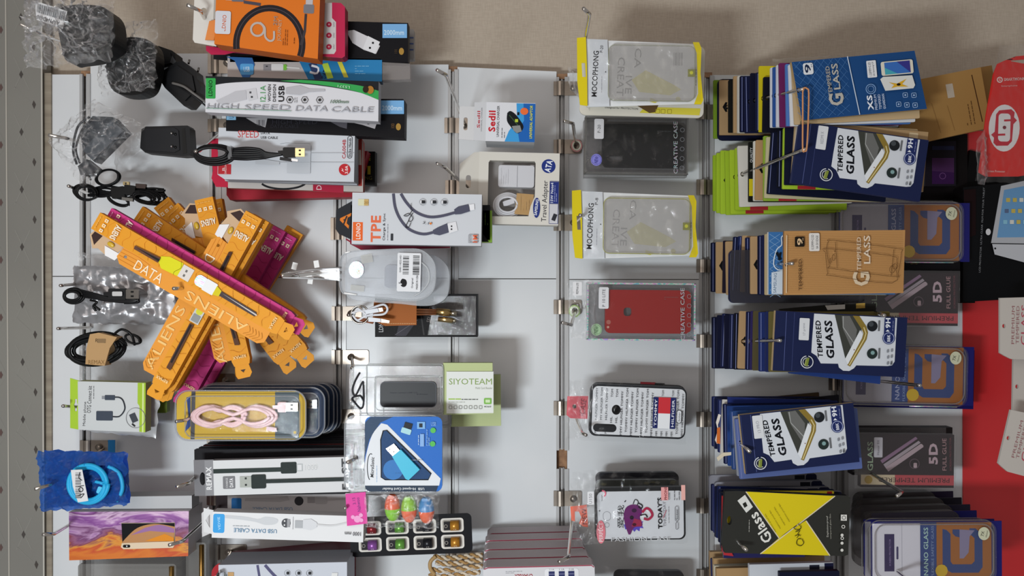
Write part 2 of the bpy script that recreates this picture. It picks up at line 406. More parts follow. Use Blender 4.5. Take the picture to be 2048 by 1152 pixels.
# ================================================================ chrome hooks clipped on the rails
def hook(px, py, tipx, tipy, n, label, bend=None, w=26, base=None, show=True, L=46, r=.0026, plate=True):
    """clip plate starts at rail (px,py), runs down the board; the rod leaves it and comes forward to the tip"""
    i = Item('wall_hook', label, 'hook', px, py, .0, group='chrome hooks on the rails'); 
    if plate:
        q = i.part('clip_plate')
        q.slab(rr(px+12,py-w/2,px+L+4,py+w/2,4), .0012, MPLATE, z=.0035)
        q.slab([(px-6,py-w/2),(px+2,py-w/2),(px+2,py+w/2),(px-6,py+w/2)], .002, MPLATE, z=.004)
        for k in range(6):
            a0 = math.pi*k/6; a1 = math.pi*(k+1)/6
            x0 = px+8-8*math.cos(a0); x1 = px+8-8*math.cos(a1); z0 = .0035+.0035*math.sin(a0); z1 = .0035+.0035*math.sin(a1)
            q.raw([q.q(x0,py-w/2,z0), q.q(x1,py-w/2,z1), q.q(x1,py+w/2,z1), q.q(x0,py+w/2,z0)], [(0,3,2,1)], MPLATE, True)
        q.tube([q.q(px+33,py,.003), q.q(px+33,py,.008)], .0055, MPLATE, seg=14)
    rod = i.part('rod'); bx, by = base or (px+33, py)
    b = i.loc(bx,by,.004); bd = bend or (tipx+ (bx-tipx)*.1, tipy+(by-tipy)*.1)
    a = i.loc(bd[0],bd[1],n-.018); t = i.loc(tipx,tipy,n)
    rod.tube([b, b*.94+a*.06, b*.5+a*.5, a*.96+b*.04, a, a*.7+t*.3, t], [r,r,r,r,r*1.03,r,r], MHOOK, seg=10)
    i.done(); return (bx,by,bd,n-.018)
def rod_at(h, n):
    """pixel where the rod of hook h crosses depth n"""
    bx,by,bd,nn = h; A = P(bx,by,.004); Bv = P(bd[0],bd[1],nn); t = (n-.004)/(nn-.004); q = A*(1-t)+Bv*t
    s = (D-n)/FPX; return (1024+q.x/s, 576-q.y/s)
# ================================================================ hooks of the upper rows
hook(163,95, 40,48,.25,'chrome hook through the crumpled clear bag with the barcode sticker', w=22, plate=False, base=(170,100), bend=(78,66))
hook(163,300, 97,270,.17,'dark hook carrying the grey plastic bag beside the flat black charger', plate=False, base=(178,290), bend=(135,277))
hook(163,385, 137,372,.13,'hook carrying the bunch of loose black cables', plate=False, base=(178,388))
hook(163,568, 121,571,.14,'hook through the black cable on the silver bag', plate=False, base=(180,566))
hook(163,652, 116,657,.13,'hook through the black cable coil with the kraft band', plate=False, base=(182,655))
hook(163,817, 126,812,.15,'dark hook in the green header of the white and green adapter box', plate=False, base=(178,815))
hook(168,893, 70,978,.22,'hook with its clip plate showing beside the blue cable bag', bend=(100,970), base=(205,898))
hook(165,1045, 86,1069,.22,'bent hook rod beside the purple and orange phone box', plate=False, base=(172,1030), bend=(108,1068))
hook(423,128, 375,10,.27,'hook with its clip plate showing between the white cable box and the orange cable box', bend=(401,22), w=40)
hook(423,252, 391,303,.215,'hook carrying the loose black cable with a gold plug', bend=(398,302), w=26)
H_FAN = hook(423,575, 347,577,.275,'hook through the fan of orange boxes', plate=False, base=(432,575), bend=(362,577))
hook(421,760, 352,843,.21,'hook carrying the blister packs of coiled cables', bend=(372,840), w=26, base=(440,800))
hook(421,893, 353,974,.225,'bent hook through the grey header with a round hole', bend=(378,966), w=30, base=(445,905))
hook(421,996, 338,1090,.24,'bent hook ending over the purple and orange phone box', bend=(364,1083), w=26, base=(452,1000))
hook(426,1102, 655,1165,.2,'bent hook beside the grey boxes at the picture edge', bend=(690,1078), w=28, L=62, base=(462,1104)) if False else None
hook(426,1103, 430,1175,.2,'hook with its wide clip plate showing between two white cable boxes', w=30, L=64, base=(462,1103), bend=(436,1150))

# ================================================================ top row: bags, chargers and loose cables
i = Item('adapter_bag', 'crumpled clear bag with a large black adapter and a barcode sticker on it', 'plastic bag', 150, 75, .238)
p = i.part('power_adapter')
p.slab(spline([(110,22),(140,10),(200,12),(224,30),(230,62),(226,92),(196,112),(150,120),(130,118),(118,70),(110,22)],4)[:-1], .035, '0e1013:r', z=0)
p.slab([(118,28),(142,16),(196,18),(218,36),(222,88),(194,104),(136,110),(126,70)], .004, '14181c:r', z=.004)
q = i.part('barcode_sticker'); q.z = .02
a = [(92,14),(150,32),(141,67),(88,50)]
q.slab([(88,20),(91,16),(97,15),(150,32),(141,67),(90,49),(87,26)], .0004, 'd6d6d8', z=.0205); q.z=.0207
def lerpq(a,s,t): return tuple(a[0][k]*(1-s)*(1-t)+a[1][k]*s*(1-t)+a[2][k]*s*t+a[3][k]*(1-s)*t for k in (0,1))
rd = random.Random(4); s_ = .02
while s_ < .96:
    d_ = rd.choice((.012,.02,.035)); q.poly([lerpq(a,s_,.08),lerpq(a,min(.97,s_+d_),.08),lerpq(a,min(.97,s_+d_),.55),lerpq(a,s_,.55)], '5c6065', .0209); s_ += d_+rd.choice((.01,.02))
q.z = .021; q.text('AAPN4D61S', 113, 50, 46, 8, '4a4a4e', rot=163)
b = i.part('bag'); b.film([(56,-8),(238,-22),(232,126),(62,142)], .012, 'dcdcdc:w', 56, 44, .022, 9, 1, 1, puff=.014, sc_=19)
i.done()
i = Item('adapter_bag', 'clear bag holding a dark adapter, squeezed between the barcode bag and the black plugs', 'plastic bag', 265, 130, .16)
p = i.part('power_adapter')
p.slab(spline([(226,84),(262,74),(300,82),(312,110),(306,160),(290,185),(250,190),(222,176),(212,130),(226,84)],4)[:-1], .03, '0c0d10:r'); p.slab([(232,95),(280,84),(298,120),(288,160),(240,168)], .006, '121418:r', z=.006); p.ell3(296,166,.004,8,7,6,'2a2a2e:r')
p.dtube(coil(262,140,30,26,3,.006,.006,5,3), 1.8, '141517:r')
b = i.part('bag'); b.film([(192,60),(322,44),(320,180),(215,198)], .014, 'd8d6d2:w', 44, 36, .018, 6, 4, 1, sc_=15)
i.done()
i = Item('plug_adapter', 'bare black plug with two metal pins pointing at the wallpaper', 'charger', 352, 165, .11)
p = i.part('body'); p.slab([(313,150),(352,124),(366,122),(392,142),(394,158),(402,172),(400,186),(378,212),(368,212),(330,176)], .03, '14171d:r')
p.slab([(330,150),(356,132),(386,152),(392,182),(372,202),(340,174)], .004, '191c22:r', z=.004)
for (x,y) in ((371,124),(390,140)):
    q = i.part('metal_pin', parent=p); q.dtube([(x,y,-.012),(x+2,y-9,-.012)], 2.1, '8f8c88:m')
q = i.part('cable'); q.dtube(spline([(348,168,.006),(372,176,.01),(392,190,.008),(412,205,0)]), 2.6, '6d6a68:r'); q.dtube(spline([(345,165,.004),(385,190,.008),(412,212,.0)]), 1.8,'222226:r')
i.done()
i = Item('plug_adapter', 'black rounded plug half inside the clear bag, next to the plug with two pins', 'charger', 330, 118, .085)
p = i.part('body'); p.slab([(312,92),(318,92),(344,101),(350,106),(352,130),(344,132),(312,140)], .03, '15171b:r'); p.slab([(316,97),(342,106),(346,126),(316,134)], .003, '1b1d22:r', z=.003)
p.poly([(346,112),(354,124),(350,130),(342,126)], '55575a', .0036)
i.done()
i = Item('gadget_bag', 'cloudy grey plastic bag with a folded dark adapter inside, beside the flat charger', 'plastic bag', 190, 285, .14)
p = i.part('power_adapter')
p.slab([(160,262),(185,232),(225,234),(252,263),(190,325),(166,302)], .02, '3d444c:r'); p.slab([(168,300),(225,242),(250,262),(188,322)], .004, '4b525a:r', z=.004)
p.slab([(154,332),(172,318),(194,336),(184,350),(160,350)], .015, '33363d:r', z=-.002); p.dtube([(186,344,0),(194,352,0)],1.8,'77777a:m'); p.dtube([(176,350,0),(182,360,0)],1.8,'77777a:m')
p.dtube(spline([(182,235,.004),(160,255,.006),(152,300,.008),(158,330,.006)]), 2.4, '30343b:r'); p.dtube(spline([(186,240,.004),(168,262,.006),(158,300,.009),(164,328,.006)]), 2.2, '30343b:r')
b = i.part('bag'); b.film([(100,285),(190,200),(300,255),(172,378)], .008, 'bdb9b4:w', 40, 34, .014, 6, 8, 1, sc_=24)
i.done()
i = Item('plastic_bag', 'empty crumpled clear bag under the flat black charger', 'plastic bag', 270, 320, .06)
b = i.part('bag'); b.film([(228,275),(285,262),(308,320),(235,352)], .004, 'b5b0aa:w', 24, 20, .009, 5, 18, 1); i.done()
i = Item('flat_charger', 'flat black travel charger lying with its two small pins up', 'charger', 332, 281, .1)
p = i.part('body'); p.slab([(283,258),(292,253),(375,251),(379,256),(382,300),(380,311),(362,312),(290,305),(280,296)], .024, '1e2127:r')
p.slab([(290,258),(350,256),(358,262),(360,300),(350,305),(292,301)], .002, '23262d:r', z=.002); p.slab([(364,258),(370,256),(374,306),(366,308)], .002, '0f1114:r', z=.0005)
for y in (268,294):
    q = i.part('pin', parent=p); q.ell3(346,y,.003,3.2,3.2,6,'d8d8d8:m'); q.ell3(352,y+1,.001,3,3.4,3,'0c0d0f:r')
i.done()
i = Item('black_cable_bunch', 'tangle of loose black cables with a gold plug tip, beside the orange fan', 'cable', 245, 378, .085)
p = i.part('cable'); rd = random.Random(2)
for k in range(5): p.dtube(coil(176+k*2,385+k,24-k,14,1,.004+k*.003,.004,k,2,rot=-10), 2.1, '15161a:r')
p.dtube(coil(222,357,22,17,3,.008,.006,9,2,rot=10), 2.1, '15161a:r')
for k in range(12): p.dtube(spline([(180+rd.uniform(-4,4),384+rd.uniform(-8,8),.004),(215,385+rd.uniform(-12,10),.009),(255,388+rd.uniform(-10,12),.012),(300,382+rd.uniform(-8,10),.008),(334-k,385+rd.uniform(-6,10),.004)]), 2.2, '16171b:r')
for k in range(8): p.dtube(coil(300,392+k,38-3*k,15-k,1,.002+.003*k,.003,20+k,1.5,rot=-14), 2.0, '17181c:r')
for k in range(3): p.dtube(coil(240,398+k*2,22,12-k,1,.004,.003,30+k,1.5,rot=-25), 2.0, '17181c:r')
q = i.part('gold_plug','gold micro plug'); q.box(256,366,268,373,.004,'cdbb8f:m',z=.017); q.box(260,368,263,371,.001,'40403a:r',z=.0175)
q = i.part('moulded_plug'); q.box(258,373,280,392,.008,'101114:r',z=.018,r=2,rot=-8); q.box(280,370,300,379,.005,'5c5250:m',z=.016,rot=-4)
q = i.part('moulded_plug'); q.box(232,376,258,398,.009,'111215:r',z=.016,r=2,rot=8); q.box(254,398,276,404,.005,'8a8a88:m',z=.018,rot=-8)
i.done()

# ================================================================ the fan of orange and magenta boxes
def fan_box(label, ex, ey, rot, L, n, col='orange', flap=True, win=True, sticker=False, tab=True, word=True, front=False):
    """(ex,ey): middle of the narrow end with the three squares; the box runs from there along rot"""
    a = math.radians(rot); W = 37
    i = Item('cable_box', label, 'box', ex, ey, n, rot, group='orange and magenta cable boxes in a fan')
    c1, c2, c3 = ('e0982c','d88420','f2b860') if col == 'orange' else ('c53a80','ab2a68','e8a0c4')
    X, Y = ex, ey
    p = i.part('carton'); p.slab([(X,Y-W/2),(X+L-10,Y-W/2),(X+L,Y-W/2+3),(X+L,Y+W/2-3),(X+L-10,Y+W/2),(X,Y+W/2)], .0115, c1, side=c2)
    hp = rod_at(H_FAN, n)
    for k in range(-5,40):                                          # fine wavy print
        x0 = X+12+k*10
        if X < x0 < X+L-16 and k % 2 == 0: p.line(spline([(x0+4*math.sin(j*1.3+k), Y-W/2+2+j*(W-4)/5) for j in range(6)],3), .7, c2)
    for k in (-1,0,1): p.rect(X+18,Y+k*11-3.2,X+25,Y+k*11+3.2,'f3dfc0'); p.circ(X+21.5,Y+k*11,1.7,c1)
    p.lines(X+7,Y-13,X+9.5,Y+13,1,c3)
    if word: p.text('ALIENS', X+49, Y, 30, 13, 'efe6d2', rot=-90, bold=.03)
    if win:
        if front:
            p.poly([(X+95,Y+3),(X+152,Y-1),(X+152,Y+10),(X+97,Y+10)], '6e4a3c'); p.poly([(X+100,Y+5),(X+152,Y+2),(X+152,Y+7)], '2c2b30')
            p.slab([(X+150,Y-4),(X+166,Y-12),(X+196,Y-14),(X+200,Y+14),(X+162,Y+17),(X+151,Y+8)], .002, 'd8d322', z=.0012)
            p.slab([(X+198,Y-13),(X+222,Y-13),(X+222,Y+14),(X+198,Y+14)], .002, 'd9d2cc', z=.0014); p.z = .0015
            p.rect(X+207,Y-6,X+211,Y-1,'6d6a66'); p.rect(X+207,Y+4,X+211,Y+9,'6d6a66')
            p.rect(X+232,Y-12,X+257,Y+11,'a9bfb8:h',r=9); p.rect(X+252,Y-12,X+278,Y+13,'e8e8ea',r=3)
            p.poly([(X+277,Y-9),(X+290,Y-4),(X+290,Y+8),(X+277,Y+11)], 'd2c422')
            p.poly([(X+290,Y-4),(X+372,Y-2),(X+372,Y+7),(X+290,Y+6)], '55484a'); p.poly([(X+292,Y-1),(X+375,Y+1),(X+375,Y+4)], 'c9c2bd')
        else:
            p.poly([(X+85,Y),(X+140,Y-4),(X+140,Y+6),(X+88,Y+7)], '5e3a28'); p.line([(X+95,Y+3),(X+140,Y+1)], 4, '2a2426')
            if sticker: p.rect(X+212,Y-10,X+246,Y+10,'b0b2b0:f'); p.circ(X+221,Y,7,'d6d640'); p.rect(X+228,Y-8,X+244,Y+8,'8f9394',r=2)
            p.poly([(X+250,Y-3),(X+L-40,Y-6),(X+L-42,Y+4),(X+250,Y+6)], '6a452f'); p.line([(X+252,Y+2),(X+L-55,Y)], 4, '30262a')
    p.text('REMAX', X+L-17, Y, 26, 6, 'f0cf98', rot=-90, bold=.02)
    if tab:
        t = i.part('hang_tab'); t.slab([(X+L,Y-13),(X+L+18,Y-16),(X+L+26,Y-10),(X+L+26,Y+14),(X+L+19,Y+17),(X+L,Y+14)], .001, c1, z=-.001,
              holes=[[(X+L+9,Y-6),(X+L+16,Y),(X+L+9,Y+6)]])
    if flap:
        f = i.part('side_panel'); yb = Y+W/2
        pts = [(X+76,yb),(X+L-14,yb),(X+L-14,yb+24),(X+L-26,yb+33),(X+84,yb+33),(X+72,yb+22)]
        holes = [ell(X+88, yb+15, 3.4, 3.4, 14)]
        # the rod comes through the front panel
        f.slab(pts, .0012, c1 if col != 'orange' else 'e3973a', z=-.0005, holes=holes)
        for k in range(4): f.line(spline([(X+72+k*2,yb+4+k*7),(X+110,yb+2+k*7.5),(X+140,yb+5+k*7)],4), .6, c2)
        if col == 'orange':
            f.text('DATA', X+144, yb+17, 62, 20, 'f3e2c4', rot=0)
            f.text('ALIENS', X+300 if L > 380 else X+270, yb+18, 140 if L > 380 else 120, 19, 'eec27a', rot=180, bold=.0)
            x0 = X+L-60
            for k in range(5): f.line(spline([(x0+k*7,yb+30),(x0+10+k*7,yb+20),(x0+4+k*7,yb+10)],4), .9, 'c98426')
        g = i.part('window_sleeve', 'torn clear and kraft sleeve end'); g.slab([(X+6,yb),(X+76,yb),(X+66,yb+22),(X+52,yb+33),(X+30,yb+28),(X+20,yb+34),(X+2,yb+12)], .0008, 'c8a988', z=-.003)
        g.z = -.0028; g.poly([(X+8,yb+2),(X+26,yb+2),(X+20,yb+26),(X+6,yb+12)], '4c3634'); g.ell3(X+50,yb+8,-.001,8,5,3,'cfa92a:g'); g.slab([(X+40,yb+16),(X+76,yb+16),(X+72,yb+32),(X+50,yb+33)], .0005,'e6e4e6',z=-.0015)
    i.done()
FB = [  # label, end, rot, length, depth
 ('orange box of the fan with dark pink neighbours, nearest the wall', 590,460,-122,385,.035,'orange',False,False),
 ('dark magenta box at the edge of the fan, deeper of two', 577,468,-120,380,.053,'magenta',False,False),
 ('dark magenta box of the fan beside the brighter orange one', 555,455,-119,380,.071,'magenta',False,False),
 ('orange box of the fan whose tab ends closest to the clear cable packs', 425,400,-80,335,.089,'orange',False,True),
 ('orange box of the fan pointing from the black cables to the far corner', 322,405,-52,400,.107,'orange',False,True),
 ('orange box of the fan half hidden, its end beside the black cables', 342,418,-48,390,.125,'orange',False,True),
 ('orange box of the fan showing only its long edge beside the magenta pair', 527,440,-119.5,385,.143,'orange',False,True),
 ('orange box of the fan standing nearly straight across, with a torn kraft sleeve', 407,397,-77,342,.161,'orange',True,True),
 ('orange box of the fan lying just under the magenta one', 275,428,-34,395,.179,'orange',False,True),
 ('orange box of the fan tucked under the silver-stickered one', 522,436,-119.5,392,.197,'orange',False,False),
 ('orange box of the fan with a silver square sticker', 508,430,-119,392,.215,'orange',True,True),
 ('bright magenta box under the topmost orange box of the fan', 214,432,-30,425,.234,'magenta',False,False),
 ('topmost orange box of the fan, yellow and white plug picture on it', 191,441,-30,428,.253,'orange',True,True)]
for k,(lb,ex,ey,rt,L_,n_,c_,fl,wn) in enumerate(FB):
    fan_box(lb, ex, ey, rt, L_, n_, c_, fl, wn, sticker=(k == 10), front=(k == 12))

# ================================================================ next: silver bag, coils, adapter box
i = Item('antistatic_bag', 'shiny silver antistatic bag under the black cable', 'plastic bag', 250, 590, .075)
b = i.part('bag'); b.film([(147,531),(352,538),(350,650),(146,646)], 0, 'a4a4a8:f', 40, 26, .010, 5, 12, 2, sc_=38); i.done()
i = Item('plastic_bag', 'clear bag sleeve between the silver bag and the loose black cables', 'plastic bag', 240, 535, .04)
b = i.part('bag'); b.film([(158,505),(300,520),(300,560),(155,560)], 0, 'c9c6c2:w', 26, 14, .006, 4, 22, 1); i.done()
i = Item('black_usb_cable', 'short black cable looped on a hook over the silver bag', 'cable', 200, 590, .115)
p = i.part('cable')
for k in range(3): p.dtube(coil(150,592,20-2*k,14-k*2,1,.002+.003*k,.002,k+2,1.5), 2.8, '16171a:r')
for k in range(4): p.dtube(spline([(160,580+4*k,.003),(190,592+k*3-5,.006),(225,596+2*k,.005),(268,598+2*k,.004),(278,604-k*3,.002),(250,606,.002)]), 2.7, '17181b:r')
p.dtube(spline([(186,600,.008),(200,604,.01),(192,612,.008),(196,622,.006)]),2.4,'121316:r'); p.dtube(spline([(192,610,.008),(204,620,.006)]),2.4,'121316:r')
q = i.part('plug'); q.usb(222,588,0,26,22,body='1b1d20:r',bl=34,metal='7d7a76:m',th=.006,z=.006); q.rect(232,583,252,592,'c4c4c4',z=.0125,r=2)
i.done()
i = Item('black_cable_coil', 'thick coil of black cable with a kraft paper band around it', 'cable', 212, 695, .11)
p = i.part('cable')
for k in range(9): p.dtube(coil(196,698,58-3.3*(k%5),31-3.2*(k//2),1,.002+.0035*(k%4),.004,k+40,2,rot=6), 3.5, '17181b:r')
p.dtube(spline([(232,670,.01),(250,658,.012),(268,668,.01),(272,690,.004)]),2.6,'121316:r'); p.dtube(coil(270,678,16,8,2,.006,.004,3,1,rot=-20),2.2,'121316:r')
q = i.part('kraft_band','tan paper band'); q.slab([(193,667),(210,664),(246,673),(232,694),(222,729),(204,728),(184,726),(186,695)], .02, 'b89468', z=.02); q.z=.0201
q.text('ROSE', 214,680,20,7,'4a3a28', rot=-6); q.text('REMAX',206,722,32,8,'8a6a40',rot=0); q.rect(208,676,224,684,'8a7050')
i.done()
i = Item('plastic_bag', 'long empty clear bag between the kraft-banded coil and the green adapter box', 'plastic bag', 235, 735, .04)
b = i.part('bag'); b.film([(158,690),(272,700),(300,770),(162,768)], 0, 'cfcbc6:w', 30, 18, .007, 4, 33, 1); i.done()
def hole_slot(x,y,w=5,h=26): return [(x-w/2,y-h/2),(x+w/2,y-h/2),(x+w/2,y-6),(x+w,y),(x+w/2,y+6),(x+w/2,y+h/2),(x-w/2,y+h/2),(x-w/2,y+6),(x-w,y),(x-w/2,y-6)]
i = Item('adapter_box', 'white box with lime green ends and a picture of a short adapter cable', 'box', 216, 812, .125, -.5)
p = i.part('carton'); p.slab([(155,763),(291,765),(291,864),(157,860)], .02, 'c9cccd', side='a8ac70')
p.poly([(275,765),(291,765),(291,864),(279,863),(279,812),(275,806)], 'a2c238'); p.line([(286,766),(286,864)], 3, 'd8e6a0')
p.text('Mobile phone', 170, 828, 48, 7, '3a3a40', rot=88); p.text('OTG Connect kit', 179, 799, 54, 8, '3a3a40', rot=88); p.lines(186,772,189,798,1,'77777a')
p.rect(193,822,226,841,'4a5361',r=2); p.rect(210,790,230,800,'4a5361',r=1); p.rect(204,792,210,798,'8c9096')
p.line(spline([(226,833),(240,832),(250,818),(247,802),(240,795),(230,794)]), 2.6, '3a3f48'); p.ring(272,835,19,1,'8a8c8e',ry=20)
p.rect(262,826,274,844,'4b5058',rot=24); p.rect(264,848,272,851,'33363a',rot=-40)
q = i.part('header','lime green header'); q.slab([(139,757),(157,762),(157,860),(140,857)], .001, 'a6c83a', z=-.001, holes=[hole_slot(151,811,4,24)])
i.done()
i = Item('white_bag', 'white plastic pack hidden behind the white and green adapter box', 'bag', 245, 830, .085)
p = i.part('pack'); p.film([(168,768),(322,768),(312,876),(168,862)], 0, 'b9b9bb:g', 26, 20, .006, 4, 51, 2); i.done()
i = Item('adapter_box', 'dark green box edge deepest behind the adapter box', 'box', 320, 800, .05)
p = i.part('c'); p.box(170,770,334,826,.012,'66792a',r=3); i.done()
i = Item('blue_cable_bag', 'glossy blue bag with a coiled light blue cable and a white price label', 'plastic bag', 165, 962, .17)
p = i.part('cable_coil','light blue cable coil')
for k in range(3): p.dtube(coil(189,962,38-k*3,37-k*3,1,.016,.003,k,1.5), 4.2, '2aa8dc:r')
p.dtube(spline([(222,930,.008),(244,945,.008),(250,975,.008),(238,1000,.008)]), 4, '2aa0d6:r'); p.dtube(spline([(197,958,.014),(214,962,.014),(226,968,.012)]),3.4,'2aa8dc:r'); p.box(206,968,218,982,.008,'5ac0e8:r',z=.018,r=3,rot=-20)
p.box(158,950,176,968,.004,'2f6f9c',z=.01)
q = i.part('price_label'); q.slab([(166,930),(188,929),(194,960),(200,990),(180,993),(170,962)], .0006, 'd4d4d6', z=.034); q.z=.0342
q.barcode(175,935,186,985,'6a6a6e',vert=True); q.line(spline([(184,934),(182,945),(188,950)]),1.5,'22242a'); q.line(spline([(180,962),(192,960)]),1.4,'22242a'); q.ring(186,968,4,1.5,'22242a'); q.line(spline([(180,980),(192,976),(186,984)]),1.5,'22242a')
b = i.part('bag'); b.film([(78,902),(250,906),(258,1010),(84,1022)], .002, '1268cc:b', 60, 46, .013, 6, 61, 1, puff=.010, sc_=22)
bb = i.part('bag_back'); bb.film([(80,904),(248,908),(254,1008),(86,1020)], -.012, '1560c0:g', 30, 24, .008, 5, 63, 1)
i.done()
i = Item('blue_tag', 'small blue card tag beside the clip plate near the blue cable bag', 'tag', 225, 890, .02)
p = i.part('c'); p.box(216,880,230,905,.001,'2f86c8'); i.done()

MARB = pmat('marbled_print', lambda nt,N,L,b: None, .3)
def marble():
    nt = MARB.node_tree; N = nt.nodes; L = nt.links; b = N['Principled BSDF']
    tc = N.new('ShaderNodeTexCoord'); sp = N.new('ShaderNodeSeparateXYZ'); L.new(tc.outputs['Object'], sp.inputs[0])
    mp = N.new('ShaderNodeMapping'); mp.inputs['Scale'].default_value = (8,22,8); mp.inputs['Rotation'].default_value = (0,0,-.35); L.new(tc.outputs['Object'], mp.inputs[0])
    t = N.new('ShaderNodeTexNoise'); t.inputs['Scale'].default_value = 1.1; t.inputs['Detail'].default_value = 5; t.inputs['Distortion'].default_value = 1.6; L.new(mp.outputs[0], t.inputs['Vector'])
    g = N.new('ShaderNodeMath'); g.operation = 'MULTIPLY_ADD'; g.inputs[1].default_value = 9.5; g.inputs[2].default_value = .5; L.new(sp.outputs['Y'], g.inputs[0])
    ad = N.new('ShaderNodeMath'); ad.operation = 'MULTIPLY_ADD'; ad.inputs[1].default_value = .95; L.new(t.outputs['Fac'], ad.inputs[0]); L.new(g.outputs[0], ad.inputs[2])
    sb = N.new('ShaderNodeMath'); sb.operation = 'SUBTRACT'; sb.inputs[1].default_value = .47; L.new(ad.outputs[0], sb.inputs[0])
    cr = N.new('ShaderNodeValToRGB'); e = cr.color_ramp; e.elements[0].position = 0; e.elements[0].color = lin('b85a24'); e.elements[1].position = 1; e.elements[1].color = lin('c49cc0')
    for q_,h in ((.2,'c8702c'),(.32,'b84a2a'),(.40,'cf8c38'),(.46,'7a3a4c'),(.52,'8a5878'),(.57,'6a3a66'),(.63,'b08ab0'),(.68,'7c4488'),(.74,'9c6aa4'),(.8,'d0b0cc'),(.86,'6a2f6c'),(.93,'94609a')):
        x = e.elements.new(q_); x.color = lin(h)
    L.new(sb.outputs[0], cr.inputs[0]); L.new(cr.outputs[0], b.inputs['Base Color'])
marble()
i = Item('phone_box', 'phone box with a purple and orange marbled print and a phone picture', 'box', 258, 1072, .13, .4)
p = i.part('carton'); p.slab([(138,1023),(378,1023),(376,1113),(138,1120)], .055, MARB, side='c6c2c6')
p.poly([(243,1046),(350,1046),(350,1086),(245,1090)], '1c1a20'); p.poly([(245,1084)]+spline([(250,1078),(275,1056),(310,1048),(350,1054)],5)+[(348,1082),(246,1088)], 'b8865a'); p.poly([(262,1070)]+spline([(290,1056),(320,1050),(349,1058)],4)+[(349,1066),(300,1062)], '9a70a0'); p.poly([(290,1082),(330,1068),(348,1076),(348,1083)], 'dc8a28')
p.line([(243,1046),(350,1046),(350,1090)], 1, 'b8a890'); p.poly([(244,1086),(348,1083),(350,1090),(346,1096),(247,1098),(242,1094)], 'dcc8ae'); p.rect(246,1089,261,1095,'1e1c20',r=3); p.circ(254,1092,1.4,'e8e8e8')
q = i.part('cover','white lid side'); q.slab([(141,998),(378,996),(378,1022),(140,1022)], .03, 'b9babd', z=-.012)
i.done()
for k,(x0,y0,x1,y1,n_,lb) in enumerate(((196,1128,352,1300,.12,'clear plastic case with brass coloured edges, partly under the marbled phone box'),(372,1085,412,1300,.1,'clear plastic case with a brass edge between the marbled box and the grey boxes'))):
    i = Item('clear_case', lb, 'plastic case', (x0+x1)/2, (y0+y1)/2, n_)
    p = i.part('shell'); p.box(x0-40 if k == 0 else x0,y0,x1,y1,.05,'96938f:k',r=6)
    q = i.part('brass_edge','brass coloured edge'); q.dtube([(x1-8,y0+4,.002),(x1-8,y1,.002)], 5, 'c9a05c:m')
    if k == 0: q.dtube([(x0-44,y0+28,.002),(x1-8,y0+28,.002)], 2.5, 'c9b07c:m')
    i.done()
# ================================================================ cable boxes on the second rail
def hexicon(p,x,y,r,m='3a3a3a'): p.line([(x+r*math.cos(math.radians(60*k)),y+r*math.sin(math.radians(60*k))) for k in range(6)],1.1,m,closed=True); p.circ(x,y,r*.42,m)
i = Item('cable_box', 'orange cable box with a looped dark cable picture and a white corner logo', 'box', 535, 50, .235, -2.2)
p = i.part('carton'); p.slab([(430,-60),(638,-60),(638,114),(430,92)], .03, 'd87222', side='b55a1c')
p.line(arc(540,88,66,72,190,-18,30), 13, '332c32'); p.line(arc(540,88,66,72,190,-18,30), 1.2, '5a5058')
p.line([(604,88),(610,60),(611,25)], [6,5,5], '4a4348'); p.rect(606,6,627,24,'77757c',r=3); p.rect(610,-14,624,6,'b9b4b8'); p.line([(520,10),(486,6)],6,'55505c'); p.rect(462,-6,486,6,'6d6a72',r=2); p.rect(450,-5,462,4,'c0b8b0')
p.ring(516,60,13,4.2,'b9ada6'); p.line(spline([(520,46),(530,56),(532,74),(541,82),(549,78),(549,62)]),4,'b9ada6'); p.text('JOURNEY',561,60,44,9,'c9a888',rot=88); p.text('2M',551,42,18,8,'9a8a80',rot=88)
p.lines(566,56,578,90,3,'8a4418',w=.9,seed=2); p.lines(588,74,592,86,1,'8a4418')
p.rect(431,26,462,72,'cfcfd6',r=4); p.text('LDNIO',449,50,32,8,'c8623a',rot=88,bold=.01); i.parts[-1].rect(444,64,450,68,'cfcfd6')
q = i.part('header','white card header with an orange torn flap'); q.slab([(380,-60),(428,-60),(428,92),(384,86),(380,80)], .001, 'd8d4ce', z=-.012, holes=[ell(400,21,6,6,14)]); q.slab([(415,44),(430,40),(426,82),(408,82)], .002, 'df8a4a', z=-.006); q.slab([(424,-60),(431,-60),(431,40),(424,40)],.004,'a8a49c',z=-.004)
i.done()
i = Item('cable_box', 'white and crimson cable box under the orange one, round red icons on it', 'box', 560, 60, .2)
p = i.part('carton'); p.slab([(440,3),(682,6),(690,14),(690,112),(684,116),(440,96)], .022, 'cdc8c8', side='a82848')
p.poly([(664,5),(682,6),(690,14),(690,112),(684,116),(636,112),(636,108),(668,108),(672,102),(672,44),(668,40),(664,36)], 'c02850')
for k,y in enumerate((49,71,94)): p.circ(658,y,5.4,'b82448'); p.text('+',658,y,4,4,'f0dcdc'); p.text('OUTPUT',668,y,10,2.4,'77707a',rot=90)
q = i.part('header','crimson header'); q.slab([(408,88),(446,94),(470,100),(445,106),(418,106),(408,98)], .0015, 'c42852', z=-.008)
i.done()
i = Item('cable_box', 'black cable box with a white plug picture, beside the wallpaper', 'box', 640, 82, .165)
p = i.part('carton'); p.slab([(460,36),(816,46),(816,124),(460,124)], .02, '17161e', side='24222c')
p.rect(765,48,814,76,'7aaede'); p.text('2000mm',788,65,40,10,'cfe4f4',bold=.01)
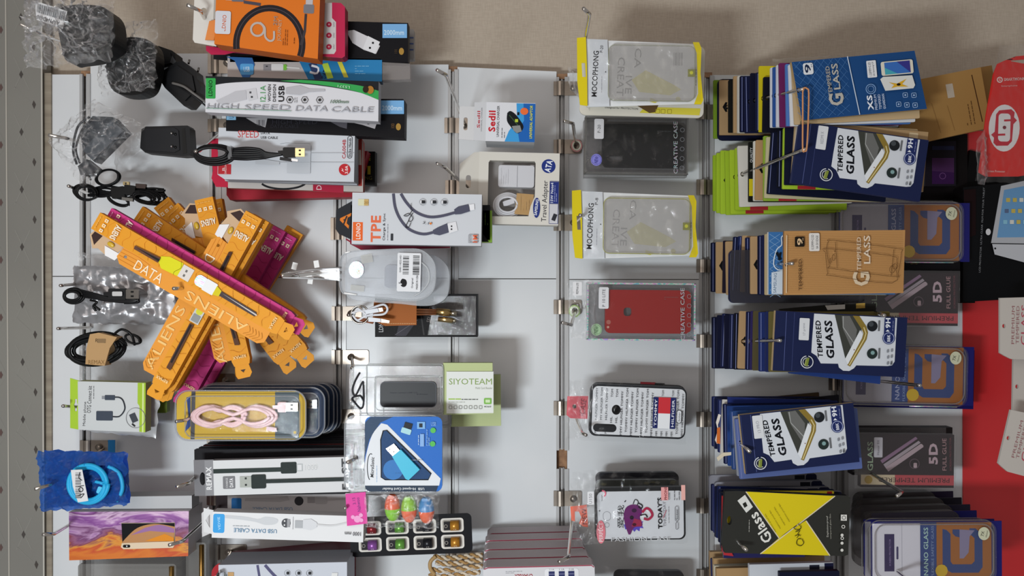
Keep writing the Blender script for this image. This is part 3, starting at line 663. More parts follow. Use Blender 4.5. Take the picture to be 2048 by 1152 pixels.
p.poly([(692,62),(708,60),(738,74),(760,92),(752,108),(728,100),(705,86)], 'd2d0d4'); p.poly([(736,72),(760,84),(750,108),(726,97)], 'dedee2'); p.rect(744,84,748,88,'2a2a30'); p.rect(738,94,742,98,'2a2a30')
p.circ(803,103,5,'a8823c',ry=7); p.text('100',792,103,8,6,'5a4a38',rot=90)
q = i.part('header'); q.slab([(424,44),(460,44),(460,120),(424,116)], .001, '22222a', z=-.006)
i.done()
i = Item('cable_box', 'grey box end sticking out deepest behind the black plug-picture box', 'box', 700, 88, .12)
p = i.part('c'); p.box(470,58,828,118,.016,'a8a4a2',r=3); 
for k in range(3): p.rect(818,74+k*12,827,77+k*12,'5a6a9a')
i.done()
i = Item('cable_box', 'blue and white cable box seen edge on, with a yellow slanted band', 'box', 640, 142, .165)
p = i.part('carton'); p.slab([(455,112),(762,118),(762,163),(455,157)], .02, 'bdb6b4', side='30587c')
p.poly([(596,118),(764,120),(764,163),(617,160)], '2a7db4'); p.poly([(617,128),(632,124),(646,158),(630,160)], '3a4a78')
p.text('U', 630,140,18,18,'e8e8ee',rot=75,bold=.03); p.text('DATA',650,146,22,9,'1a3050',rot=75,bold=.02); p.poly([(644,128),(656,126),(667,156),(655,158)], 'bcd84a'); p.poly([(675,124),(684,124),(697,155),(688,155)], 'd8d048')
p.lines(710,130,740,150,4,'7ab4d8',vert=False); p.rect(527,129,543,141,'8e8c90'); p.rect(543,128,567,142,'dcdcdc',r=2); p.rect(567,129,574,141,'7cc24a',r=3); p.rect(532,132,536,134,'333'+'338'); p.line([(574,135),(600,137)],3,'dddcda')
p.poly([(453,114),(505,116),(510,130),(500,155),(486,156),(478,140),(470,122)], '3468a8'); p.rect(481,128,508,150,'5aa4dc',r=4); p.text('USB',494,139,12,10,'d8ecf8')
q = i.part('end_cap','grey clear end'); q.slab([(764,124),(820,127),(820,158),(764,160)], .016, 'b5aeac:k', z=-.001)
i.done()
i = Item('cable_box', 'long white cable box with a green and black curved band', 'box', 583, 197, .205, -.6)
p = i.part('carton'); p.slab([(411,154),(757,161),(757,241),(411,226)], .022, 'd4d4da', side='b8b8be')
top = spline([(412,176),(450,168),(510,164),(570,165),(650,172),(720,184),(757,198)],5)
p.poly([(411,154),(757,161)]+list(reversed(top)), '262a30'); p.poly(spline([(600,159.5),(660,163),(720,170),(757,180)],4)+[(757,200)]+list(reversed(spline([(560,162),(640,169),(710,181),(757,198)],4))), '35a050')
p.rect(411.5,158,431,199,'33a04c',r=2); p.text('LDNIO',421,178,32,8,'10301c',rot=90,bold=.015)
p.poly([(432,203),(455,192),(470,184),(492,181),(494,200),(470,206),(440,210)], 'bcbcc2'); p.poly([(492,181),(512,177),(516,198),(498,203)], 'c9c9ce'); p.rect(499,184,503,188,'55555a'); p.rect(502,193,506,197,'55555a')
p.text('I2.1A',526,188,32,11,'4a9a5a',rot=90); p.text('WOVEN',539,187,34,6,'3a3a40',rot=90,bold=.01); p.text('DESIGN',549,187,34,6,'3a3a40',rot=90,bold=.01); p.text('USB',563,188,32,12,'1c1c22',rot=90,bold=.02)
p.poly([(572,176),(600,171),(618,177),(650,178),(650,182),(618,184),(600,190),(572,188)], 'b4b4ba')
for x in (580,610,640): hexicon(p,x,200,7)
p.lines(588,196,596,206,2,'9a9aa0'); p.text('LS371',688,173,24,5,'bfe8c8',rot=174); p.text('1000mm',680,203,36,7,'5a7a62',slant=.3,bold=.01)
p.circ(741,179,7,'a8742c',ry=8); p.circ(732,178,6,'3c2c1a',ry=7)
for k,(wd,x,L_) in enumerate((('HIGH',447,62),('SPEED',536,92),('DATA',625,64),('CABLE',706,84))): p.text(wd,x,215+k*1.2,L_,11,'a0a2aa',slant=.2)
p.line([(414,219),(584,223)],1.2,'78a08a')
i.done()
i = Item('cable_box', 'black cable box under the long white one, light blue length label on its end', 'box', 632, 240, .165)
p = i.part('carton'); p.slab([(452,196),(806,198),(810,202),(809,276),(452,262)], .024, '15141c', side='1d1c26')
p.rect(760,201,808,228,'7ab0e0',z=None); p.text('2000mm',784,216,40,10,'cfe4f4',bold=.01); p.rect(453,222,472,240,'86b8dc'); p.text('UD',463,232,10,9,'24507a',rot=90)
p.poly([(492,236),(535,236),(531,255),(512,248)], '9b9a9e'); p.barcode(514,240,530,252,'4a4a50')
p.text('HIGH SPEED',590,244,90,9,'34343e'); p.text('DATA CABLE',570,253,56,7,'34343e')
p.poly([(672,238),(700,240),(757,236),(750,258),(725,250)], 'b4b0b4'); p.poly([(650,238),(695,242),(694,258),(680,254)], '5a5860'); p.rect(735,245,739,249,'33333a')
p.circ(797,254,5,'a8823c',ry=7); p.text('100',786,252,9,7,'7a5a38',rot=90)
i.done()
i = Item('cable_box', 'pale grey box with red lettering and a round red badge, under a loose cable', 'box', 572, 308, .165, -1.2)
p = i.part('carton'); p.slab([(436,258),(709,262),(709,361),(450,361),(436,352)], .024, 'c9cdd4', side='a9aeb6')
p.text('SPEED',496,270,42,14,'c04a4a',bold=.005); p.text('DATA',530,267,18,5,'333338',bold=.02); p.text('USB CABLE',538,276,34,5,'333338',bold=.02)
p.rect(437,331,463,351,'c03038'); p.text('EARLDOM',452,341,18,4,'f0d8d8',rot=90); p.text('B',448,341,6,5,'f0d8d8',rot=90)
p.line([(560,288),(572,286),(620,286),(620,296)],.8,'a8acb2'); p.text('CA004B',688,296,38,7,'b8404a',rot=90,bold=.01); p.frame(695,270,704,314,1,'444a52',r=4); p.text('Shake Hands',699.5,293,38,5,'333840',rot=90,bold=.005)
p.circ(690,337,11.5,'c02830'); p.text('3.0A',694,337,16,6,'f0e0e0',rot=90,bold=.02); p.poly([(684,334),(688,337),(686,338),(690,342),(684,339),(686,337)],'f0e0e0')
p.rect(575,290,622,346,'bcc0c7'); p.line([(622,305),(708,303)],.8,'b0b4ba'); p.line([(560,325),(708,322)],.8,'b0b4ba'); p.poly([(512,322),(530,320),(545,322),(560,324),(560,330),(540,331),(512,330)],'bfc2c8')
i.done()
i = Item('loose_cable', 'loose black cable tied up with a clear tie, gold-tipped plug, over the pale grey box', 'cable', 500, 308, .195)
p = i.part('cable')
for k in range(4): p.dtube([(x-0, y, z) for x,y,z in coil(432,310,39-3*k,19-2.6*k,1,.004+.0035*k,.002,k+5,1.2)], 3.0, '1b1c20:r')
for k in range(6): p.dtube(spline([(468,300+4*k,.005+.002*k),(495,298+4.4*k,.008),(520,300+3.6*k,.006),(532,306+2*k,.004),(545,308+k,.003),(566,309,.003)]), 3.0, '1b1c20:r')
q = i.part('clear_tie'); q.slab([(461,296),(469,295),(471,320),(463,321)], .016, 'a9abb0:k', z=.015)
q = i.part('plug','black plug with a gold shell'); q.usb(568,306,0,19,20,metal='d8c394:m',bl=24,z=.004); 
q = i.part('micro_plug','silver micro plug'); q.box(561,316,584,322,.005,'2c2c30:r',z=.004,rot=-8); q.box(584,319,597,323,.003,'c0c0c4:m',z=.004,rot=-8)
i.done()
i = Item('cable_box', 'second pale grey box with a looped cable picture, directly under the red-lettered one', 'box', 570, 325, .135)
p = i.part('carton'); p.slab([(450,270),(714,274),(714,370),(450,362)], .012, 'bfc3ca', side='9a9fa7'); i.done()
i = Item('cable_box', 'white box with a red end patch and cable arc, under two pale grey boxes', 'box', 580, 330, .115)
p = i.part('carton'); p.slab([(456,272),(722,276),(726,284),(726,384),(456,376)], .015, 'c4beba', side='b05a50')
p.line(arc(567,362,46,16,200,340), 4, '2a2a30'); p.poly([(626,366),(687,367),(687,386),(626,382)], 'b82442'); p.text('D',638,375,9,10,'f0dce0',rot=90)
p.poly([(712,280),(724,278),(724,372),(714,372)], 'b03a34'); p.poly([(714,300),(722,300),(723,330),(716,330)], 'd4c8c0')
q = i.part('header','crimson scalloped header'); q.slab([(421,283),(428,276),(456,276),(456,374),(430,373),(421,356),(424,340),(421,318)], .0012, 'c42444', z=-.004, holes=[ell(438,300,5,5,12)])
i.done()
i = Item('cable_box', 'dark red box, deepest under the pale grey boxes', 'box', 575, 340, .075)
p = i.part('carton'); p.slab([(453,300),(735,302),(708,394),(460,400),(453,390)], .03, 'b32c3c', side='a42634'); i.done()
i = Item('cable_box', 'black box end with yellow letters, sticking out beside the pale grey boxes', 'box', 700, 340, .042)
p = i.part('carton'); p.box(640,303,750,370,.02,'1a191c'); i.parts[-1].z=.0
p.text('CABLE',732,317,18,8,'c8b82a',bold=.01); p.rect(735,332,741,349,'b8a82a'); p.text('HING',732,356,24,7,'77702e')
i.done()

# ================================================================ blister packs of coiled cables (pink one nearest)
def blister(k, label, x0, y0, n, cable, top):
    i = Item('cable_blister_pack', label, 'blister pack', x0+125, y0+50, n, group='rounded blister packs with coiled cables')
    L = 262; H = 100
    b = i.part('backing_card'); b.slab(rr(x0+2,y0+2,x0+L,y0+H-2,24), .0008, 'c8a63a' if top else '3a4a68', z=-.006); b.z=-.0058
    if top:
        b.poly([(x0+32,y0+2),(x0+40,y0+2),(x0+38,y0+98),(x0+30,y0+98)], '55565c'); b.rect(x0+200,y0+3,x0+L-14,y0+H-3,'5c6a72'); b.poly([(x0+22,y0+14),(x0+30,y0+12),(x0+30,y0+72),(x0+18,y0+84),(x0+26,y0+50)], '2b4f9a')
        b.text('REMAX',x0+98,y0+43,30,6,'8a6a30'); b.text('8L-0',x0+130,y0+64,34,9,'7a6228'); b.circ(x0+240,y0+84,3,'b8a030')
    c = i.part('cable', '%s cable coil' % ('pink' if top else 'dark'))
    for q_ in range(3):
        c.dtube(coil(x0+120,y0+50,84-6*q_,26-3*q_,1,-.002+.002*q_,.002,q_+k,1.5,pinch=.85), 3.6, cable)
        c.dtube(coil(x0+92,y0+50,52-3*q_,24-2*q_,1,.000,.002,q_+k+9,1.5,pinch=.5), 3.4, cable)
    c.usb(x0+208,y0+32,0,24,20,body=cable,bl=16,z=0,th=.005)
    c.box(x0+186,y0+72,x0+206,y0+80,.004,'d8b8bc:r',z=.003,rot=-8)
    s = i.part('blister'); s.slab(rr(x0,y0,x0+L,y0+H,26), .0015, 'c8ccd2:c', z=-.007)
    s.film([(x0+30,y0+10),(x0+L-10,y0+8),(x0+L-10,y0+H-8),(x0+30,y0+H-10)], .010, 'd4d8dc:c', 24, 12, .001, 1, k, 1, puff=.004)
    s.dtube([(x,y,-.005) for x,y in rr(x0,y0,x0+L,y0+H,26,7)], 1.5, 'c9cbd0:k', closed=True)
    s.dtube([(x,y,.007) for x,y in rr(x0+26,y0+9,x0+L-8,y0+H-9,16,6)], 1.3, 'b9bcc2:k', closed=True)
    i.done()
for k,(x0,y0,n,cable) in enumerate(((406,766,.035,'26262a:r'),(402,768,.062,'24262b:r'),(398,767,.09,'2c2c30:r'),(391,770,.118,'22242c:r'),(386,776,.145,'2b2b30:r'))):
    blister(k, 'grey-edged blister pack with a dark cable, '+['deepest','fourth from the pink one','third from the pink one','second under the pink one','directly under the pink one'][k], x0+(4-k)*3, y0, n, cable, False)
blister(5, 'rounded blister pack with a pale pink cable on a yellow card', 348, 782, .178, 'ecc8cc:r', True)

# ================================================================ stacks of grey-header and white cable boxes
for k in range(8):
    n = .03+.0165*k; x0 = 452-9*k; y0 = 866+4.5*k if k else 862
    i = Item('cable_box', 'black cable box edge, %s from the wall behind the box with the grey header' % ('first','second','third','fourth','fifth','sixth','seventh','eighth')[k], 'box', 570, y0+50, n, .6, group='black cable boxes behind the grey-header box')
    p = i.part('carton'); p.box(x0,y0,x0+300,y0+92,.011,'1f1d24' if k != 5 else '74201e', side='2a2830' if k%2 else '3a373e')
    if k in (3,6): p.rect(x0+40,y0+2,x0+180,y0+12,'55535a')
    i.done()
i = Item('cable_box', 'white box with a grey header and two flat dark cables pictured on it', 'box', 540, 955, .18, 1.6)
p = i.part('carton'); p.slab([(424,918),(697,918),(697,988),(424,988)], .013, 'd2d3d5', side='8e8e92')
p.rect(427,935,562,944,'34413e'); p.rect(562,925,594,948,'2c3836',r=3); p.rect(594,929,606,944,'b4b8ba'); p.rect(596,931,604,942,'d8d8da'); p.text('1000',624,936,24,11,'ffffff',bold=.01); p.text('1000',623.4,936.6,24,11,'b8babc')
p.rect(446,950,470,975,'77777b',r=2); p.text('DATA',463,963,18,7,'e8e8ea',rot=90,bold=.02); p.text('CHARGE',454,963,20,4,'d8d8da',rot=90)
p.rect(480,951,503,973,'a8aca6'); p.rect(490,953,494,957,'3a3f3c'); p.rect(490,966,494,970,'3a3f3c'); p.rect(503,948,532,976,'2f3a38',r=3); p.rect(532,958,697,966,'2f3a38')
p.text('FAST',690,952,62,12,'4a4c50',rot=90,bold=.03)
q = i.part('header','grey header'); q.slab([(388,916),(428,916),(428,988),(388,988)], .0012, '77767a', z=-.0005, holes=[ell(405,954,6,13,16)]); q.z = -.0003
q.slab([(410,917),(427,917),(427,988),(410,988)],.0008,'8a8a8e',z=.0002); q.z=.0003; q.text('REMAX',418,953,46,11,'dcdcde',rot=90,bold=.03)
i.done()
i = Item('cable_box', 'shaded white cable box with a blue square, half hidden behind the front white box', 'box', 560, 1012, .12)
p = i.part('carton'); p.box(455,986,730,1032,.03,'c4c0c2')
p.rect(463,996,483,1023,'2a70b4',r=3); p.circ(598,1002,9,'44444a'); p.text('USB DATA CABLE',545,1018,80,7,'6a8aac',rot=180); p.poly([(490,997),(550,996),(575,992),(580,1000),(560,1004),(490,1002)],'b0acae'); p.rect(615,994,630,1006,'9a9698'); p.rect(630,993,655,1008,'aeaaac',r=4); p.line([(655,1000),(690,998)],3,'b0acae')
i.done()
i = Item('cable_box', 'brown and black box edges between the two white cable boxes, nearest the wall', 'box', 520, 1010, .045)
p = i.part('carton'); p.box(432,990,700,1030,.03,'3a2c30', side='4a4448'); i.done()
i = Item('cable_box', 'front white cable box with a blue corner square and upside-down blue lettering', 'box', 575, 1055, .205, -1.8)
p = i.part('carton'); p.slab([(424,1028),(727,1028),(727,1080),(424,1080)], .02, 'dcdcde', side='b8b6b8')
p.rect(426,1032,449,1070,'3f9cdc',r=4); p.text('VIDVIE',438,1051,26,5,'b8e0f4',rot=95)
p.poly(spline([(450,1034),(490,1036),(515,1040),(530,1035),(550,1037),(556,1042),(550,1049),(530,1051),(512,1046),(480,1042),(450,1040)],3), 'c6c8cc')
p.circ(572,1046,9,'55565c'); p.circ(569,1042,1.5,'eeeeee'); p.circ(569,1050,1.5,'eeeeee'); p.rect(574,1038,580,1054,'9a9a9e'); p.line([(586,1033),(586,1058)],.9,'a8a8ac')
p.rect(590,1040,606,1055,'aaacb0'); p.poly([(606,1038),(622,1036),(634,1043),(634,1052),(622,1058),(606,1056)], 'cfd0d4'); p.line(spline([(634,1047),(665,1048),(700,1040),(727,1040)]),3,'cacacc')
p.text('USB DATA CABLE',511,1063,86,8,'6c94b4',rot=180); p.lines(466,1053,530,1056,1,'a8b0b8',vert=False); p.text('1000 mm',706,1063,32,8,'66686c',rot=180,bold=.005)
q = i.part('hang_tab','white hang tab with a triangle cut out'); q.slab([(405,1022),(425,1026),(425,1074),(407,1070)], .001, 'd4d4d6', z=-.002, holes=[[(410,1046),(418,1034),(419,1062)]]); q.slab([(392,1040),(406,1026),(424,1074),(395,1088)], .001, 'cac8ca', z=-.02)
i.done()
i = Item('cable_box', 'pale grey-blue box at the picture edge with three round plug icons', 'box', 565, 1160, .16)
p = i.part('carton'); p.slab([(437,1130),(694,1124),(694,1260),(437,1260)], .06, 'c4c8d2', side='a9adb8')
p.line([(515,1130),(520,1160)],5,'5a587c'); p.line(spline([(530,1130),(548,1150),(570,1170)]),6,'5a587c')
for x in (575,597,619): p.ring(x,1146,6,.9,'8a8c90'); p.rect(x-2,1143,x+4,1149,'3a3c40',r=1)
p.rect(456,1144,468,1160,'c09a6a'); p.lines(448,1144,455,1160,2,'7a8a80'); p.poly([(664,1145),(676,1145),(674,1160),(662,1160)],'dadada')
i.done()
i = Item('cable_box', 'dark red box edge behind the pale grey-blue box', 'box', 600, 1180, .07)
p = i.part('carton'); p.slab([(445,1122),(700,1098),(700,1260),(445,1260)], .05, '8a1c34', side='7a1a30'); p.circ(610,1110,6,'b89aa0'); p.circ(640,1107,7,'b89aa0'); i.done()
i = Item('cable_box', 'rounded red header peeking out beside the pale grey-blue box', 'box', 430, 1150, .12)
p = i.part('header'); p.slab(arc(445,1148,22,22,90,180,8)+[(423,1200),(445,1200)], .0015, 'b22a34'); p.ring(432,1158,6,1.5,'d8b8b8'); i.done()
# ================================================================ third rail
hook(668,450, 622,448,.15,'hook holding the box with the big orange letters', plate=True, w=20, L=20, base=(690,448)) if False else None
hook(668,458, 676,452,.1,'hook with a torn orange letter tag on it, behind the grey box with orange letters', w=44, L=16, base=(684,452), bend=(690,452))
hook(670,548, 563,551,.27,'hook on which the two clear blister cases hang by a bag', plate=False, base=(690,545), bend=(590,551))
hook(670,627, 696,630,.10,'hook under the leather keychain', w=28, L=50, base=(702,628), bend=(708,629))
hook(670,714, 704,736,.06,'empty hook with a shiny clip plate, between the keychain and the clear reader case', w=28, L=64, bend=(706,733), base=(703,712))
hook(670,832, 700,803,.115,'hook through the black wrist strap', w=28, base=(704,815), bend=(716,796))
hook(670,895, 695,925,.235,'thin bent hook rod in the clear pack with a light blue reader', plate=False, base=(712,870), bend=(710,918))
hook(670,1020, 690,1016,.222,'hook through the pink header of the highlighter bag', plate=False, base=(712,1010))
hook(895,252, 874,140,.29,'long hook holding the white and blue charger box', w=30, bend=(892,150), base=(930,250))
hook(897,375, 874,327,.24,'long hook holding the window box with a white charger', w=28, bend=(889,334), base=(934,374))
hook(897,1117, 930,1122,.05,'hook with a wide clip plate and a twisted gold cord', w=30, L=66, base=(935,1112), bend=(934,1120))
hook(1113,178, 1167,17,.30,'longest hook in front of the beige wallpaper', w=28, bend=(1179,28), base=(1158,150))
hook(1113,294, 1128,242,.15,'hook with a pink and green ring around it', w=28, bend=(1146,247), base=(1152,290))
hook(1113,446, 1160,430,.13,'hook in the slot of the lower clear and yellow pouch', w=32, bend=(1165,432), base=(1150,446))
hook(1113,614, 1124,645,.13,'hook under the clear bag of the red phone case', w=28, bend=(1143,650), base=(1151,620))
hook(1113,816, 1172,870,.18,'hook with the flag-printed phone case', w=28, bend=(1164,866), base=(1148,824))
hook(1113,996, 1118,1124,.3,'long hook crossing the salmon tag of the skull phone case', w=30, bend=(1137,1114), base=(1146,1020))

i = Item('cable_box', 'large grey-white box with big orange letters and two curved grey cables pictured', 'box', 832, 438, .2, -.9)
p = i.part('carton'); p.slab([(704,387),(963,387),(963,490),(704,490)], .03, 'c9ccd2', side='a8a8ac')
p.rect(706,446,726,483,'df6428'); p.text('LDNIO',717,464,32,9,'f0e8e4',rot=90,bold=.01); p.text('TPE',752,459,53,20,'dd6a44',rot=90,bold=.03); p.text('Charge & Sync',769,455,54,6,'33343c',rot=90,bold=.01)
p.lines(774,436,778,482,1,'7a7c84',w=1); p.rect(782,468,787,482,'3c3e46',r=1)
p.rect(716,400,728,413,'d4d2b0'); p.rect(728,400,737,413,'c4a468'); p.text('20',732,407,8,5,'8a6a30')
p.line(spline([(786,388),(790,415),(800,438),(815,456),(832,465),(850,468),(868,464)],5), 5.4, '56566a'); p.line(spline([(801,388),(812,405),(830,423),(855,433),(880,432),(910,424)],5), 5.4, '56566a')
p.poly([(866,460),(876,454),(896,445),(898,464),(880,470),(868,468)], '55566a'); p.poly([(895,446),(912,442),(916,460),(899,466)], 'dcdce0'); p.rect(902,450,905,453,'2a2a30'); p.rect(902,456,905,459,'2a2a30')
p.poly([(908,418),(916,412),(936,407),(940,421),(922,427),(910,428)], '55566a'); p.poly([(938,408),(948,406),(949,418),(940,420)], 'e4e4e8')
for x in (845,867,888): p.ring(x,404,6.5,.8,'9a9ca2'); p.rect(x-2,401,x+5,407,'33353b',r=1); p.rect(x-5,401,x-2,407,'d8d8dc')
p.line(spline([(822,407),(822,421)]),.9,'33343a'); p.line(spline([(825,420),(817,432),(808,432),(818,428),(826,436),(822,444),(818,440),(826,426)],5),1.3,'2a2b33'); p.line(spline([(818,441),(812,454),(818,455),(822,446)]),1.2,'2a2b33')
p.text('3.1',852,446,12,5,'3a3b42',rot=-8); p.circ(862,447,2.2,'d87a30')
p.frame(938,468,956,484,1,'8a8c92',r=1); p.text('1M',951,476,15,9,'dd6440',rot=90,bold=.03); p.text('LENGTH',942,476,14,3,'55565c',rot=90)
i.done()
i = Item('cable_box', 'dark box with an orange letter on its header, behind the big orange letters box', 'box', 690, 440, .145)
p = i.part('carton'); p.box(702,410,980,480,.02,'34353c')
q = i.part('header','charcoal header with an orange letter'); q.slab([(704,402),(704,480),(678,468),(671,458),(672,420)], .0012, '33353d'); q.z=.0002; q.text('A',690,440,32,20,'e07c28',rot=80,bold=.02); q.line([(686,452),(694,432)],3,'33353d')
i.done()
i = Item('cable_box', 'lime green and black box end poking out beside the big orange letters box', 'box', 970, 455, .145)
p = i.part('carton'); p.box(900,421,984,485,.02,'86b03c',side='b0aca0'); p.poly([(962,462),(962,484),(978,484)],'26262a'); p.lines(968,426,978,450,2,'5a7a28',w=.8)
i.done()
i = Item('cable_box', 'crimson cornered box edge between the grey box with orange letters and the blister cases', 'box', 760, 480, .1)
p = i.part('carton'); p.slab([(700,420),(900,420),(900,496),(722,500),(700,488)], .02, 'a03850', side='c8b4b4'); p.line([(692,478),(727,500)],3,'b02c44'); i.done()

# two clear clamshell cases hanging from a stretched bag
for k,(lb,dx,dy,n) in enumerate((('milky clear blister case with a curved edge, deeper of two',28,10,.15),('milky clear blister case with a round shiny sticker and a barcode label',0,0,.19))):
    i = Item('blister_case', lb, 'blister case', 770, 555, n, -1.5)
    s = i.part('shell'); out = spline([(678,545),(682,515),(705,504),(760,500),(810,497),(842,499),(866,520),(871,550),(866,580),(845,596),(815,600),(775,597),(700,592),(682,580),(678,545)],5)[:-1]
    out = [(x+dx*(1 if x > 760 else .4), y+dy) for x,y in out]
    s.slab(out, .018, 'e4e8ee:k', side='dadee4:k')
    if k == 1:
        s.dtube([(x,y,.001) for x,y in out], 1.3, 'dfe2e6:k', closed=True)
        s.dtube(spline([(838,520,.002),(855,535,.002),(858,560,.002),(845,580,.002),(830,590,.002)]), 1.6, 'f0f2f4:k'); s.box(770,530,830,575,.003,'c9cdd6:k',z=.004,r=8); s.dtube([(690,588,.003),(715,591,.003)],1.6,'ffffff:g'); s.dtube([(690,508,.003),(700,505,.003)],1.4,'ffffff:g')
        q = i.part('round_sticker','round rainbow sticker'); q.slab(ell(713,541,15,17,24), .0005, 'e8d8b0:h', z=.0035); q.z=.0036; q.text('OK',718,545,9,6,'b8a848',rot=80)
        q = i.part('barcode_label'); q.slab(rr(795,505,842,582,3), .0005, 'dfe0e4', z=.0052); q.z = .0053
        q.barcode(806,511,818,548,'2c2c30',vert=True); q.barcode(826,510,839,549,'2c2c30',vert=True,seed=5); q.text('GH81-14553-A01',801,527,34,3.6,'3a3a40',rot=90); q.text('Original',826,565,20,4.5,'2a2a30',rot=90); q.text('MADE IN USA',835,563,28,4,'2a2a30',rot=90)
        q.slab(spline([(802,562),(805,557),(809,557),(813,559),(815,565),(813,571),(809,573),(805,572),(802,568),(802,562)],3)[:-1],.0002,'1e1e22',z=.0055); q.poly([(801,565.5),(799,567),(799,563)],'1e1e22',.0056); q.circ(803.5,567.5,1.6,'dfe0e4',.0057,k=10)
        q = i.part('tape','clear tape'); q.box(722,510,745,527,.0004,'dcdcd8:k',z=.003,rot=12); q.box(702,572,730,584,.0004,'dcdcd8:k',z=.003,rot=-5)
    i.done()
i = Item('hanging_strap', 'folded clear bag strip with small white tape bits, holding up the blister cases', 'strap', 620, 548, .2)
p = i.part('strip'); p.tube([i.loc(563,551,.265), i.loc(600,549,.24), i.loc(640,546,.21), i.loc(682,545,.19)], .0022, 'b9b5b2:g'); p.tube([i.loc(566,554,.26), i.loc(610,556,.23), i.loc(682,560,.19)], .0016, 'd8d8da:g'); p.tube([i.loc(563,549,.265), i.loc(620,540,.22), i.loc(682,535,.19)], .0014, 'c8c6c6:g')
p.slab([(575,545),(640,538),(682,536),(682,562),(640,556),(575,553)], .001, '9c9692:c', z=.01)
for x,y,r_ in ((597,533,-15),(640,529,10),(628,561,-8)): p.box(x-5,y-7,x+5,y+7,.0006,'e4e4e4',z=.022,rot=r_)
i.done()
# leather keychain cable and black box behind it
i = Item('window_box', 'black box with a clear window, behind the brown leather keychain', 'box', 852, 630, .09)
p = i.part('carton'); p.slab([(750,588),(955,588),(955,674),(750,674)], .035, '1c1b20', side='111014')
p.text('LDNIO',762,650,28,9,'c8c8cc',rot=90,bold=.01); p.poly([(800,640),(835,640),(812,672),(792,672)],'4a4852'); p.text('SELECTION',862,622,46,9,'7a7270',rot=78); p.line([(838,600),(848,670)],3,'4a484a'); p.line([(790,670),(835,640)],1,'6a6870')
p.rect(895,605,926,618,'4c4a48'); p.rect(900,640,930,652,'3a3836',rot=-20)
p.slab([(868,592),(952,592),(952,670),(856,670)], .0006, '3a3a40:c', z=.001)
i.done()
i = Item('leather_keychain_cable', 'brown stitched leather keychain cable with gold plugs on a split ring', 'keychain', 790, 625, .125)
p = i.part('leather_strap','brown leather strap'); p.slab([(748,601),(758,604),(833,600),(833,650),(770,652),(745,640)], .003, 'a05a24')
p.slab([(700,632),(750,640),(745,648),(712,641)], .003, '8c5030', z=-.001)
for k in range(16): p.poly([(775+k*3.6,646.5),(777+k*3.6,646.5),(777+k*3.6,648),(775+k*3.6,648)],'d8a878',.0004)
for k in range(3): p.dtube([(833,619+5*k,-.001),(878,620+4*k,-.001)], 2.2, '7a4a2c:r')
q = i.part('gold_plug','gold plug shells'); q.dtube([(873,623,0),(900,626,0)], 7.5, 'cfae72:m', seg=14); q.dtube([(876,638,-.002),(905,641,-.002)], 5.5, 'd8bc88:m', seg=12); q.dtube([(900,626,0),(914,627,0)], 5, 'b8b0a0:m', seg=10); q.dtube([(905,641,-.002),(912,642,-.002)], 4, 'b8b0a0:m', seg=10)
q = i.part('split_ring'); q.dtube([(x,y,.004) for x,y in ell(721,629,18,18,26)], 1.6, 'b8b2aa:m', closed=True); q.dtube([(x,y,.001) for x,y in ell(721,629,16,17,26)], 1.4, '55504c:m', closed=True)
i.done()
i = Item('white_short_cable', 'short white cable knotted with two white plugs on the leather keychain ring', 'cable', 735, 628, .145)
p = i.part('cable'); p.dtube(spline([(708,628,0),(716,617,.004),(728,622,.006),(750,614,.004),(768,609,.002),(775,618,.0),(768,628,.001),(745,630,.004),(730,632,.006)]), 2.4, 'e2e4ea:r')
p.dtube(spline([(706,630,.002),(716,640,.004),(730,633,.006),(748,628,.005)]), 2.2, 'dfe1e8:r'); p.dtube(spline([(704,626,.002),(722,621,.006),(735,630,.008)]),2.2,'dfe1e8:r')
q = i.part('plug','white plug'); q.slab([(732,620),(757,616),(760,624),(734,628)], .006, 'dce0e8:r', z=.009); q.slab([(757,616),(766,615),(768,622),(760,624)], .003, 'b0aeac:m', z=.007)
q = i.part('plug','white plug'); q.slab([(738,634),(762,637),(763,644),(738,643)], .006, 'dce0e8:r', z=.006); q.slab([(762,637),(780,641),(779,646),(763,645)], .003, 'a8a29c:m', z=.004)
i.done()

